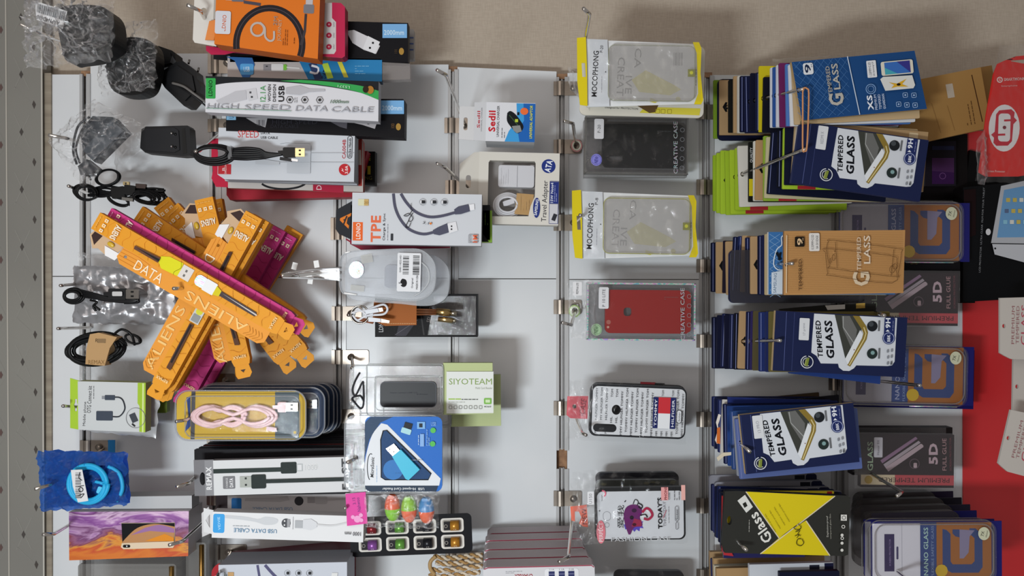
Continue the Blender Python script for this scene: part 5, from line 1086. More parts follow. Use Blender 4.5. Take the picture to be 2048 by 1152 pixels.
p = i.part('case'); p.slab(rr(1228,1142,1368,1260,12), .009, '23242a:r'); i.done()
i = Item('clear_bag', 'clear bag corner at the picture border around the dark phone case edge', 'plastic bag', 1290, 1180, .085)
p = i.part('f'); p.film([(1195,1132),(1376,1130),(1376,1230),(1200,1230)], 0, 'c8c8c8:c', 20, 10, .004, 3, 130, 1); i.done()
# ================================================================ tempered glass stacks on the sixth rail
H1 = hook(1398,225, 1608,178,.245,'chrome hook through the stack of mixed packs next to the wallpaper', w=30, base=(1428,220))
H2 = hook(1398,375, 1612,298,.245,'chrome hook through the lime green stack', w=30, base=(1430,370))
H3 = hook(1398,532, 1586,527,.225,'chrome hook through the stack with the kraft pack in front', w=26, base=(1428,532))
H4 = hook(1398,682, 1561,681,.21,'chrome hook through the navy stack beside the two nearly hidden packs', w=26, base=(1428,684))
H5 = hook(1398,838, 1500,904,.235,'bent chrome hook end over the navy pack nearest the empty board', w=30, base=(1428,848), bend=(1486,890))
H6 = hook(1398,1010, 1493,1100,.26,'chrome hook crossing the black and yellow pack', w=30, base=(1428,1000), bend=(1480,1088))
hook(1398,1150, 1500,1190,.2,'clip plate and hook at the picture border beside the kraft packs', w=26)
NAVY = ('20254a','1b2046','262c5a','191d3e','2a3160'); KR = 'b0906a'
def slot_marks(p, x, y, c='141418'): p.poly([(x-6,y),(x,y-10),(x+4,y-9),(x,y),(x+4,y+9),(x,y+10)], c)
ORD = ['first','second','third','fourth','fifth','sixth','seventh','eighth','ninth','tenth','eleventh','twelfth','thirteenth','fourteenth','fifteenth','sixteenth','seventeenth','eighteenth','nineteenth','twentieth']
CN = {'1':'navy','2':'navy'}
def stack(desc, H, cards, n0, n1, group, Lpx=246):
    """cards listed from the wall outwards: (x, y_top, y_bottom, colour, colour word, turn[, extra])"""
    N = len(cards); ns = []
    for cd_ in cards:                                              # each pack sits where its header hole meets the rod
        lo, hi = .004, H[3]
        for _ in range(24):
            m_ = (lo+hi)/2; lo, hi = (m_, hi) if rod_at(H,m_)[0] < cd_[0]+15 else (lo, m_)
        ns.append(max(lo, n0, (ns[-1]+.0062) if ns else 0))
    if ns[-1] > n1:
        f_ = (n1-ns[0])/(ns[-1]-ns[0]); ns = [ns[0]+(x_-ns[0])*f_ for x_ in ns]
    for k,cd_ in enumerate(cards):
        x,y0,y1,c,wd,rt = cd_[:6]; ex = cd_[6] if len(cd_) > 6 else ''
        n = ns[k]; t = .0036; L = Lpx*(D-.2)/(D-n)
        i = Item('screen_protector_pack', '%s pack, %s from the wall in %s' % (wd, ORD[k], desc), 'screen protector', x+L/2, (y0+y1)/2, n, rt, group=group)
        # turned about the middle of the pack: put the header edge back where it belongs
        a = math.radians(rt); cy = (y0+y1)/2; off = Matrix.Translation(Vector(((x-(x+L/2))*i.s,0,0)))
        p = i.part('pack'); hp = rod_at(H, n); lp = i.Ti @ P(hp[0],hp[1],n); hx = i.cx+lp.x/i.s; hy = i.cy-lp.y/i.s
        X0, X1, Y0, Y1 = x, x+L, y0, y1
        holes = [ell(hx,hy,4.2,5,12)] if X0+6 < hx < X1-6 and Y0+6 < hy < Y1-6 else None
        col = c; side = {'p':'c8c4be'}.get(ex) or (c if ':' in c else c)
        pts = rr(X0,Y0,X1,Y1,10 if 'R' in ex else 2,3)
        if 'Y' in ex: pts = [(X0,Y0),(X0+26,Y0),(X0+26,Y0+22),(X0+14,Y0+30),(X1,Y0+30),(X1,Y1-12),(X0+12,Y1-12),(X0,Y1-30),(X0-8,Y1-12),(X0-8,Y1)] if False else rr(X0,Y0,X1-60,Y1,2,2)
        p.slab(pts, t, col, holes=holes, side=('d8d4d0' if 'W' in ex else side))
        p.z = .0001
        if 'S' in ex: slot_marks(p, X0+12, hy)
        if 'L' in ex: p.line([(X0+4,Y0+2),(X0+4,Y1-2)], 1.2, '8088b8')
        if 'B' in ex: p.lines(X0+4,Y0+8,X0+12,Y1-8,1,'a8b0d8',w=1)
        if 'E' in ex: p.poly([(X0+30,Y1-7),(X0+66,Y1-7),(X0+66,Y1),(X0+30,Y1)], 'b02c34')
        if 'Q' in ex: p.text('QUALITY',X0+6,Y0+26,30,6,'d8d8d8',rot=90); p.rect(X0+1,Y0+74,X0+40,Y1-12,'c8b820')
        if 'D' in ex:
            for q_ in range(10): p.line([(X0+2,Y0+8+q_*12),(X0+24,Y0+20+q_*12)],.7,'6a90c8'); p.line([(X0+24,Y0+8+q_*12),(X0+2,Y0+20+q_*12)],.7,'6a90c8')
        i.done()
G1 = 'screen protector packs in the stack next to the wallpaper'
c = [(1427,160,277,'7a9a2c','lime green',0),(1435,158,281,'1b2046','rounded navy',0,'R'),(1439,160,270,KR,'kraft',0,'S'),(1457,160,265,'222220','black',0),(1467,152,266,KR,'kraft',0,'S'),
 (1475,152,266,'c8c4bc','white',0),(1480,152,264,'1b2048','navy',0,'L'),(1489,150,264,'1e2550','navy',1,'L'),(1500,148,263,'191d3c','navy',-1),(1512,145,262,'222a58','navy',0,'L'),
 (1518,132,264,'c8b81c','yellow',0,'Y'),(1526,156,266,'1a1c30','black',-1),(1541,135,255,'cfd2da','white',0),(1546,134,254,'3058a0','blue',0),(1553,130,254,'cdd0da','white',0),(1559,124,252,'7c2c68','purple',1),(1572,126,250,'4f78b8','pale blue',1,'B'),(1579,125,248,'d4d6dc','white',2),(1586,125,243,'c0a680','kraft',3)]
stack('the stack by the wallpaper', H1, c, .02, .222, G1)
i = Item('plastic_bag', 'cloudy clear bag corner sticking out above the stack by the wallpaper', 'plastic bag', 1610, 130, .12)
p = i.part('f'); p.film([(1545,118),(1680,110),(1690,150),(1545,160)], 0, 'c8c0b4:k', 20, 10, .004, 3, 140, 1); i.done()
def xs_pack():
    i = Item('screen_protector_pack', 'blue pack with a grid pattern, two phone pictures and white lettering, nearest in its stack', 'screen protector', 1717, 171, .235, 5.3, group=G1)
    p = i.part('pack'); x0,y0,x1,y1 = 1594,112,1841,230; hp = rod_at(H1,.235); lp = i.Ti @ P(hp[0],hp[1],.235); hx = i.cx+lp.x/i.s; hy = i.cy-lp.y/i.s
    p.slab([(x0-6,y0),(x1-6,y0),(x1+8,y1),(x0+4,y1)], .008, '22518c', side='b09468', holes=[ell(hx,hy,4,5,14)]); p.z=.0001
    for k in range(9): p.line([(x0+2+k*11,y0+1),(x0+8+k*11,y1-1)] if False else [(x0-4+k*12,y0+1),(min(x0+104,x0+14+k*12+50),y0+1+ (min(x0+104,x0+14+k*12+50)-(x0-4+k*12))*1.25)],.7,'4a78b0')
    for k in range(7): p.line([(x0-4,y0+6+k*16),(min(x0+100,x0-4+(y1-y0-10-k*16)),min(y1-2,y0+6+k*16+(min(x0+100,x0-4+(y1-y0-10-k*16))-x0+4)))],.7,'4a78b0')
    for k in range(7): p.line([(x0-2+k*4,y0+14+k*16),(x0+14+k*16-3,y0+1)],.7,'4a78b0')
    for k in range(4): p.line([(x0+20+k*18,y1-2),(x0+100,y0+30+k*22)],.7,'4a78b0')
    p.line([(x0+104,y0),(x0+118,y1)], 1.8, 'c8d4e4')
    p.rect(x0+14,y0+6,x0+34,y0+29,'dadde2',r=4); p.text('9',x0+23,y0+17,18,12,'22345c',rot=92,bold=.02); p.text('H',x0+31,y0+12,5,3,'22345c',rot=92)
    p.text('TEMPERED',x0+63,y0+46,60,8,'a8a49c',rot=92,bold=.015); p.text('LASS',x0+77,y0+38,52,13,'b4b0a8',rot=92,bold=.02); p.text('G',x0+74,y0+84,24,30,'b4b0a8',rot=92,bold=.03)
    p.rect(x0+140,y0+13,x0+159,y0+47,'dfe0e4',r=2); p.text('1.33MM+2.5D',x0+146,y0+30,28,5,'33343c',rot=92); p.text('0A Samsung C9',x0+153,y0+30,28,4,'33343c',rot=92)
    p.rect(x0+168,y0+18,x0+232,y0+46,'d9d4c4',r=4); p.rect(x0+175,y0+20,x0+226,y0+44,'3a6cb8'); p.poly([(x0+175,y0+44),(x0+175,y0+30),(x0+200,y0+44)],'48a4b4'); p.poly([(x0+200,y0+20),(x0+226,y0+20),(x0+226,y0+44)],'42409a')
    p.slab([(x0+164,y0+52),(x0+170,y0+48),(x0+228,y0+50),(x0+232,y0+70),(x0+228,y0+76),(x0+172,y0+76)], .0002, 'd8d8d4', z=p.z+.0003); p.z+=.0004; p.poly([(x0+180,y0+60),(x0+196,y0+64),(x0+216,y0+56),(x0+206,y0+66),(x0+218,y0+72),(x0+196,y0+70),(x0+184,y0+72),(x0+190,y0+66)],'d8a82c'); p.circ(x0+199,y0+66,4,'33261a',ry=2.5)
    p.ring(x0+143,y0+70,9.5,1.2,'8fb0d8'); p.ring(x0+143,y0+70,6,.8,'8fb0d8'); p.text('XS',x0+139,y0+97,30,11,'e4e8f0',rot=92,bold=.03); 
    for q_,t in enumerate(('PREMIUM','TEMPERED','GUARDIAN')): p.text(t,x0+150+q_*8,y0+97,30,5,'c8d4e8',rot=92,bold=.01 if q_ == 2 else 0)
    for (a,b) in ((205,84),(222,86),(190,101),(206,104),(222,106)): p.frame(x0+a,y0+b,x0+a+9,y0+b+9,.9,'a8c0e0',r=2); p.rect(x0+a+3,y0+b+3,x0+a+6,y0+b+6,'a8c0e0')
    i.done()
xs_pack()
i = Item('screen_protector_pack', 'white pack edge with a dark stripe, showing under the blue grid pack', 'screen protector', 1715, 200, .19, 1, group=G1)
p = i.part('c'); p.slab([(1600,140),(1820,140),(1820,247),(1600,232)], .006, 'd6d4d2'); p.rect(1796,236,1810,242,'2a2c3a'); i.done()

G2 = 'screen protector packs in the lime green stack'
c = [(1426,310,422,'9ab82c','lime green',0,'S'),(1433,306,426,'a2c030','lime green',0),(1441,301,428,'a6c434','lime green',0,'S'),(1451,300,428,'9cba2e','lime green',1),(1460,298,426,'a4c030','lime green',1,'E'),(1470,296,420,'9ab62c','lime green',0,'E'),
 (1477,288,410,'d0ccc4','white',2),(1497,284,404,'22241f','black and yellow',0,'Q'),(1507,282,402,'d0cec6','white',0),(1511,282,402,'b08c64','kraft',-1,'S'),(1527,272,402,'8aa838','lime green',0,'E'),(1531,278,400,'c0b894','kraft',-2),
 (1538,272,396,'1c2240','navy',-4,'L'),(1555,262,377,'191d30','navy',-1,'L'),(1566,258,380,'a4c434','lime green rimmed',-1,'E'),(1570,256,372,'1c2240','navy with a pink mark',-1),(1586,250,370,'b49c78','kraft',-4)]
stack('the lime green stack', H2, c, .02, .2, G2)
def emblem(p,x,y,r):
    p.line(arc(x,y,r,r,100,440,22),1.7,'d4d8dc'); p.line(arc(x,y,r*.68,r*.68,60,300,14),1.5,'c4c8cc'); p.rect(x-r*.15,y-r*.7,x+r*.25,y+r*.7,'7c8a3a',rot=-10); p.rect(x-r*.35,y-r*.5,x-r*.15,y+r*.6,'9aa05a',rot=-10)
def bbk(label, cx, cy, n, rot, H, group, W=232, Hh=120, left=-38, sticker='7 PLUS', st=(22,9,42,54), k=0):
    """navy and white tempered-glass pack; card frame: x 0..W, y 0..Hh, header to x=left"""
    i = Item('screen_protector_pack', label, 'screen protector', cx, cy, n, rot, group=group)
    ox = cx-(W+left)/2; oy = cy-Hh/2
    def q(x,y): return (ox+x,oy+y)
    def Q(l): return [q(*a) for a in l]
    hp = rod_at(H,n); lp = i.Ti @ P(hp[0],hp[1],n); hx = i.cx+lp.x/i.s; hy = i.cy-lp.y/i.s
    p = i.part('pack'); p.slab(Q([(left,0),(W,0),(W,Hh),(left,Hh)]), .008, '26305e', side='b49c74' if k == 2 else '3a4270', holes=[ell(hx,hy,4,5,14)] if ox+left+5 < hx else None); p.z=.0001
    p.line(Q([(left+22,2),(left+22,Hh-2)]),.9,'5a6498'); p.line(Q([(2,2),(2,Hh-2)]),.7,'4a5488')
    white = [(41,2),(39.5,56),(39.4,80),(50,86),(59.4,100.7),(94,99.5),(96,107),(104.7,112.9),(117,112.9),(126,107),(130.5,100.9),(193,99),(202,97),(206.6,89.2),(207,2)]
    p.poly(Q(white), 'd2d6dd')
    p.text('TEMPERED',ox+53.5,oy+52,74,10.5,'20232c',rot=97,bold=.03,slant=.12); p.text('GLASS',ox+74,oy+52,76,16,'1c1f28',rot=97,bold=.035,slant=.12)
    p.poly(Q([(82,2),(122,2),(137,28),(137,38),(108,90)]), '4a4c46'); p.poly(Q([(96,4),(112,3),(128,30),(126,50),(118,66),(100,30)]), '6a6a68'); p.line(Q([(99,4),(100,26),(124,58)]),1.6,'a4a6a4')
    p.poly(Q([(118,2),(131,2),(146,22),(150,34),(148,48),(118,104),(112,101),(139,46),(141,36),(137,28)]), '8a7434'); p.line(Q([(141,24),(146,36),(143,48),(116,101)]),2,'d8c890'); p.poly(Q([(134,30),(140,38),(138,47),(113,100),(107,89)]), 'dfe2e6'); p.circ(ox+124,oy+70,1.2,'8a5c4c')
    p.circ(ox+157.5,oy+21,10.5,'2c3036'); p.circ(ox+155,oy+17,5,'4c5258'); p.circ(ox+160,oy+75.7,10.5,'33403f'); p.circ(ox+161,oy+74,4,'7fa0a0'); p.rect(ox+169,oy+9,ox+172.5,oy+30,'6a6c70'); p.rect(ox+172,oy+64,ox+175.5,oy+85,'6a6c70')
    p.rect(ox+181,oy+2,ox+202,oy+42,'2c3a78',r=3); p.circ(ox+191,oy+43,12.5,'2c3a78'); p.ring(ox+191,oy+43,10.5,1.2,'aab4d8'); p.text('BBK',ox+191,oy+43,14,6,'e0e4f0',rot=92,bold=.02); p.text('9H',ox+188,oy+13,20,10,'e8ecf4',rot=92,bold=.03); p.poly(Q([(184,30),(192,30),(188,26)]),'e8ecf4'); p.lines(ox+196,oy+5,ox+200,oy+28,1,'a8b0d4',w=.7)
    for (a,b,w_) in ((188,66,2),(196,64,1.4),(189,78,1.4),(196,76,2),(189,90,1.4),(196,90,2.4)): p.rect(ox+a,oy+b,ox+a+4,oy+b+6,'8a8e96',r=1)
    p.text('9H',ox+198,oy+92,7,4,'22242c',rot=92,bold=.03)
    emblem(p, ox+30, oy+99, 12)
    s = i.part('model_sticker','white model sticker'); s.slab([q(a,b) for a,b in rr(st[0],st[1],st[2],st[3],2)], .0005, 'd6d8dc', z=.0022); s.z=.0023; s.text(sticker,ox+(st[0]+st[2])/2,oy+(st[1]+st[3])/2,24,6,'9a9ca4',rot=96)
    i.done()
bbk('navy and white pack with a tilted phone picture, nearest in the lime green stack', 1720, 323, .222, -8.3, H2, G2, 225, 124, -35, 'REDMI X', (2,3,22,50), 1)
i = Item('screen_protector_pack', 'kraft pack with a small pale sticker, second nearest in the lime green stack', 'screen protector', 1715, 312, .206, -5, group=G2)
p = i.part('c'); p.slab([(1590,252),(1852,252),(1852,372),(1590,372)], .006, 'a88a64', side='c8beb4'); p.rect(1814,256,1832,276,'cbb694',r=2); i.done()

G3 = 'screen protector packs in the kraft-fronted stack'
c = [(1422,485,584,'1b2046','navy',0,'L'),(1432,484,587,KR,'kraft',0,'S'),(1446,483,588,'2c2438','dark purple',-1),(1452,481,588,KR,'kraft',1,'S'),(1464,479,588,'1d2450','navy',-3,'L'),(1474,478,587,'23306a','navy with a shiny edge',-3,'L'),(1483,475,588,KR,'kraft',-2,'S'),(1491,475,588,'1e2658','navy',0,'L'),
 (1501,473,588,KR,'kraft',0,'S'),(1516,471,590,'1c2046','navy',0,'L'),(1523,470,590,'262c58','navy',0),(1530,468,590,'b8a480','kraft',0)]
stack('the kraft-fronted stack', H3, c, .02, .178, G3)
i = Item('screen_protector_pack', 'blue and white pack with a grid pattern, just behind the front kraft pack', 'screen protector', 1660, 527, .19, 0, group=G3)
p = i.part('pack'); p.slab([(1537,464),(1790,464),(1790,589),(1537,589)], .006, '3a6ea8', side='dcd8d0'); p.z=.0001
for k in range(9): p.line([(1539,468+k*14),(1560,482+k*14)],.7,'8ab0d8'); p.line([(1560,468+k*14),(1539,482+k*14)],.7,'8ab0d8')
p.poly([(1542,545),(1572,540),(1572,588),(1542,588)], 'c9d4e0'); p.text('SAMSUNG',1549,566,40,6,'4a6a8c',rot=88); p.line(spline([(1572,470),(1562,474),(1562,490),(1552,500),(1546,528),(1556,540),(1572,538)],4),2,'d4e0ec'); p.line([(1552,505),(1560,520)],5,'1c2430'); p.line([(1560,505),(1556,520)],4,'1c2430')
i.done()
i = Item('screen_protector_pack', 'kraft pack with outlined phone drawing and pale lettering, nearest in its stack', 'screen protector', 1690, 524, .21, .5, group=G3)
hp = rod_at(H3,.21)
p = i.part('pack'); p.slab([(1569,461),(1811,461),(1806,587),(1567,589)], .006, 'b98a56', side='8a6844', holes=[ell(hp[0],hp[1],3.5,5,14)]); p.z=.0001
for k in range(34): p.line([(1571,463+k*3.7),(1806,462+k*3.7)],.35,'ab7e4c')
p.line([(1572,470),(1570,585)],1.8,'e0c8a8'); p.rect(1588,473,1607,493,'2c241c',r=2); p.text('9',1598,483,14,11,'d8b890',rot=90,bold=.02); p.text('H',1604,478,4,3,'d8b890',rot=90)
p.rect(1616,466,1637,502,'dcd8d4',r=3); p.text('0.33MM+2.5D',1623,484,29,5,'3a3a40',rot=90); p.text('0A 5X EDGE',1632,484,26,4.5,'3a3a40',rot=90)
p.text('TEMPERED',1598,549,62,7,'5c4028',rot=90); p.text('TEMPERED',1715,508,66,8,'dcc8b0',rot=90,bold=.01); p.text('LASS',1731,500,56,13,'e0ceb8',rot=90,bold=.015); p.text('G',1719,558,28,34,'d4c0a4',rot=90,bold=.03)
o1 = [(1650,496),(1654,483),(1664,481),(1790,498),(1799,506),(1792,548),(1784,554),(1662,537),(1656,532)]; o2 = [(1648,504),(1652,497),(1776,512),(1790,522),(1788,540),(1780,567),(1660,551),(1652,546)]
p.line(spline(o1+[o1[0]],3),.9,'6c4828'); p.line(spline(o2+[o2[0]],3),.9,'6c4828'); p.line([(1668,484),(1671,536)],.9,'6c4828'); p.line([(1784,500),(1778,553)],.9,'6c4828'); p.circ(1664,505,2,'b98a56'); p.ring(1664,515,3,.8,'6c4828',ry=6); p.ring(1786,534,5,.8,'6c4828'); p.ring(1780,540,5,.8,'6c4828',ry=7); p.ring(1657,522,1.5,.8,'6c4828',ry=5)
i.done()
i = Item('plastic_bag', 'clear bag edge folded between the blue grid pack and the front kraft pack', 'plastic bag', 1600, 525, .2)
p = i.part('f'); p.box(1568,457,1650,583,.001,'cfc8c4:c',r=12); i.done()
i = Item('screen_protector_pack', 'thin grey clear case edge under the front kraft pack', 'screen protector', 1600, 545, .13)
p = i.part('c'); p.box(1462,500,1730,606,.006,'56545e:k',r=10); i.done()
i = Item('screen_protector_pack', 'navy pack with a rounded corner, lowest edge of the kraft-fronted stack', 'screen protector', 1580, 550, .08)
p = i.part('c'); p.box(1458,500,1690,606,.006,'1e2658:g',r=10); i.done()

G4 = 'screen protector packs in the navy stack'
c = [(1424,634,737,'1c2248','navy',0,'L'),(1434,632,738,'1a1f44','navy',-1),(1443,631,738,'242c5c','navy',-2,'L'),(1449,630,738,'1a1e40','navy',0),(1459,630,740,'222a56','navy',-1,'L'),(1468,628,741,'15182e','black',-1,'L'),(1477,626,741,KR,'kraft',-2,'S'),(1492,625,742,'1c2252','navy',-1,'L'),
 (1501,624,742,'3a3070','violet rimmed',-1),(1506,624,743,'5c5438','olive',-1),(1518,624,743,'2a3a7c','royal blue',0,'L'),(1531,623,744,'28346e','navy',0),(1538,623,744,'6a6036','olive gold',0)]
stack('the navy stack', H4, c, .02, .178, G4)
bbk('navy and white pack with a tilted phone picture, nearest in the navy stack', 1680, 688, .197, -3.0, H4, G4, 228, 120, -36, '17 prime', (12,12,32,56), 2)
i = Item('screen_protector_pack', 'bright blue pack slipping out under the navy and white front pack of the navy stack', 'screen protector', 1680, 715, .165, -3, group=G4)
p = i.part('c'); p.slab([(1580,655),(1763,655),(1763,764),(1580,752)], .005, '2c4890'); i.done()
i = Item('screen_protector_pack', 'white and gold phone pack edge, peeking out between the navy stack and the kraft-fronted stack', 'screen protector', 1690, 640, .15)
p = i.part('c'); p.slab([(1560,618),(1655,610),(1752,607),(1752,690),(1560,690)], .006, '33322e'); p.poly([(1650,611),(1690,609),(1690,618),(1655,620)],'dcd8d2'); p.poly([(1712,607),(1730,606),(1730,616),(1712,617)],'c09c4c'); p.rect(1700,622,1722,632,'2a3048'); i.done()

G5 = 'screen protector packs in the navy stack beside the torn white tag'
c = [(1424,793,893,'232e6a','navy',0,'L'),(1429,796,898,'1c2450','navy',0),(1436,799,905,'28326a','navy',0,'L'),(1443,803,915,'cfcac4','white',-2),(1447,806,926,'1e2756','navy',1,'L'),(1455,810,930,'2c4c94','blue',1,'B'),(1462,818,935,'30508c','blue',2,'L'),(1470,824,944,'8c8f98','grey',4),(1474,827,948,'5a6aa0','pale navy',5,'L')]
stack('the stack beside the torn white tag', H5, c, .04, .2, G5)
bbk('navy and white pack with a tilted phone picture, beside the torn white tag', 1599, 877, .22, 6.2, H5, G5, 229, 119, 0, '13 PRO', (24,4,44,50), 2)
for k,(lb,pts,c_,n) in enumerate((('blue pack edge leaning out above the torn white tag stack',[(1456,794),(1675,802),(1675,900),(1456,900)],'2a3a84',.12),('brown pack edge deepest above the torn white tag stack',[(1480,800),(1638,785),(1642,880),(1480,880)],'5a4a38',.05),('black pack edge with a navy corner above the torn white tag stack',[(1500,808),(1678,790),(1678,890),(1500,890)],'1c1c2a',.08),('kraft pack edge under the torn white tag stack',[(1480,840),(1700,840),(1700,934),(1480,950)],'a88c50',.19))):
    i = Item('screen_protector_pack', lb, 'screen protector', 1570, 850, n, group=G5); p = i.part('c'); p.slab(pts, .005, c_); i.done()
i = Item('torn_tag', 'torn white and orange tag sticking out of the navy stack', 'tag', 1440, 875, .205)
p = i.part('t'); p.slab([(1437,828),(1442,830),(1436,850),(1440,880),(1434,888),(1430,880),(1436,860),(1432,845)], .0008, 'd8d0c8'); p.slab([(1434,856),(1440,854),(1440,888),(1433,886)], .0008, 'c8682c', z=.001); p.slab([(1433,915),(1445,905),(1462,904),(1462,910),(1448,912),(1436,922)], .0008, 'cfc4ae', z=.001); i.done()

G6 = 'screen protector packs behind the black and yellow pack'
c = [(1422,968,1062,'1e2654','navy',0,'L'),(1427,970,1066,'283272','navy',0,'L'),(1430,973,1075,'1c2248','navy',0),(1434,976,1080,'22306a','navy',-2,'L'),(1437,979,1085,'1a2044','navy',0),(1440,984,1092,'1f2a5c','navy',1,'L'),(1442,985,1098,'181c34','black',0),(1444,992,1105,'a82c34','red edged',0)]
stack('the stack behind the black and yellow pack', H6, c, .03, .2, G6)
for k,(x1,y,n,cc) in enumerate(((1634,948,.05,'2c2e48'),(1645,962,.08,'8c8c96'),(1660,975,.11,'868690'),(1684,984,.14,'24264a'))):
    i = Item('screen_protector_pack', 'grey pack edge with a navy end, %s of those above the yellow pack' % ORD[k], 'screen protector', 1560, y+40, n, 1.0, group=G6)
    p = i.part('c'); p.slab(rr(x1-215,y,x1,y+84,6), .006, '8e8e98', side='7c7c88'); p.rect(x1-22,y+1,x1,y+83,'24264e',r=5); p.rect(x1-44,y+3,x1-24,y+11,'2c2e3c'); i.done()
i = Item('screen_protector_pack', 'yellow pack edge with a red corner directly above the black and yellow pack', 'screen protector', 1580, 1035, .215, 0, group=G6)
p = i.part('c'); p.slab([(1455,983),(1668,983),(1668,1090),(1455,1090)], .005, 'd8c428'); p.rect(1654,983,1664,989,'b82c2c'); i.done()
i = Item('screen_protector_pack', 'glossy black and yellow pack with slanted white lettering and handwriting', 'screen protector', 1570, 1048, .235, -.6, group=G6)
hp = rod_at(H6,.235)
p = i.part('pack'); p.slab([(1449,984),(1470,983),(1694,990),(1700,994),(1697,1108),(1690,1111),(1450,1107),(1445,1090)], .008, '33342f:g', side='26261f', holes=[ell(1459,1042,5,9,14)]); p.z=.0001
p.poly([(1492,984),(1670,991),(1558,1076)], 'd6c21c'); p.poly([(1522,1108),(1558,1076),(1612,1040),(1660,1110)], 'd6c21c')
p.line([(1491,984),(1558,1076)],2,'d8ccb0'); p.line([(1521,1108),(1669,991)],2,'d8ccb0'); p.line([(1612,1041),(1660,1110)],2,'d8ccb0')
p.text('Glass',1521,1056,64,22,'e0ded8',rot=121,bold=.02,slant=-.1); p.lines(1496,1040,1500,1064,1,'b8b6b0',w=1)
p.slab([(1474,1002),(1489,990),(1505,1014),(1492,1026)], .0002, 'd8d8d4', z=p.z+.0002); p.z+=.0003; p.poly([(1484,1008),(1490,1004),(1494,1012),(1488,1016)],'33342f'); 
for k in range(4): p.text('explosion proof film',1540+k*9,1046-k*7,42,3,'6c6210',rot=121)
p.text('Explosion-proof',1654,1051,42,5,'b8b6ae',rot=92); p.text('tempered glass film',1660,1051,50,4,'9a988e',rot=92)
for k,y in enumerate((1068,1050+34,1098)): p.circ(1683,y,3,'d8d6d0')
p.rect(1680,1027,1692,1039,'dcdad4'); p.ring(1686,1033,3.5,1,'33342f'); p.ring(1685,1051,3,1.3,'dcdad4'); p.ring(1683,1074,2.6,1.3,'dcdad4')
p.line(spline([(1602,1076),(1606,1084),(1600,1090),(1592,1086),(1594,1077),(1601,1076)],4),1.4,'3a3414'); p.text('G355',1594,1061,44,10,'3a3414',rot=99,slant=.3) if False else None
for (pts) in ([(1592,1050),(1586,1054),(1592,1058),(1600,1056)],[(1589,1062),(1598,1060),(1594,1066),(1600,1070)],[(1588,1070),(1596,1068),(1592,1074)],[(1594,1046),(1600,1052),(1597,1058)]): p.line(spline(pts,4),1.3,'3a3414')
i.done()
i = Item('screen_protector_pack', 'violet blue glittery pack edge under the black and yellow pack', 'screen protector', 1540, 1085, .19, -1, group=G6)
p = i.part('c'); p.slab([(1448,1040),(1610,1040),(1610,1113),(1448,1118)], .006, '34347c:f'); p.slab([(1446,1100),(1462,1104),(1466,1112),(1446,1110)],.001,'b8323c',z=.004); i.done()
G7 = 'screen protector packs at the picture border'
for k,(x0,x1,y,n,c_,wd) in enumerate(((1421,1640,1101,.04,KR,'kraft'),(1424,1640,1116,.07,'3a4070','blue rimmed'),(1428,1650,1114,.10,'b09068','kraft'),(1430,1560,1130,.13,'cfc8b4','white'),(1434,1660,1134,.155,'a88860','kraft'),(1500,1668,1127,.175,'c8ccd4','grey white'),(1560,1680,1143,.195,'1d2140','navy'))):
    i = Item('screen_protector_pack', '%s pack, %s from the wall at the picture border' % (wd,ORD[k]), 'screen protector', (x0+x1)/2, y+50, n, 1.5, group=G7)
    p = i.part('c'); p.box(x0,y,x1,y+110,.008,c_,r=2); 
    if k == 5: p.rect(1620,1131,1640,1140,'33354a'); p.rect(1650,1128,1668,1180,'24264e')
    i.done()
# ================================================================ rubber band stretched between the first two hooks
i = Item('rubber_band', 'thin tan rubber band stretched between the ends of two hooks', 'rubber band', 1611, 238, .25)
p = i.part('r'); p.dtube([(x,y,.001) for x,y in spline([(1605,182),(1608,176),(1614,178),(1617,186),(1616,240),(1613,296),(1609,302),(1605,298),(1605,240),(1605,182)],4)[:-1]], 1.7, 'c88c60:r', closed=True); i.done()
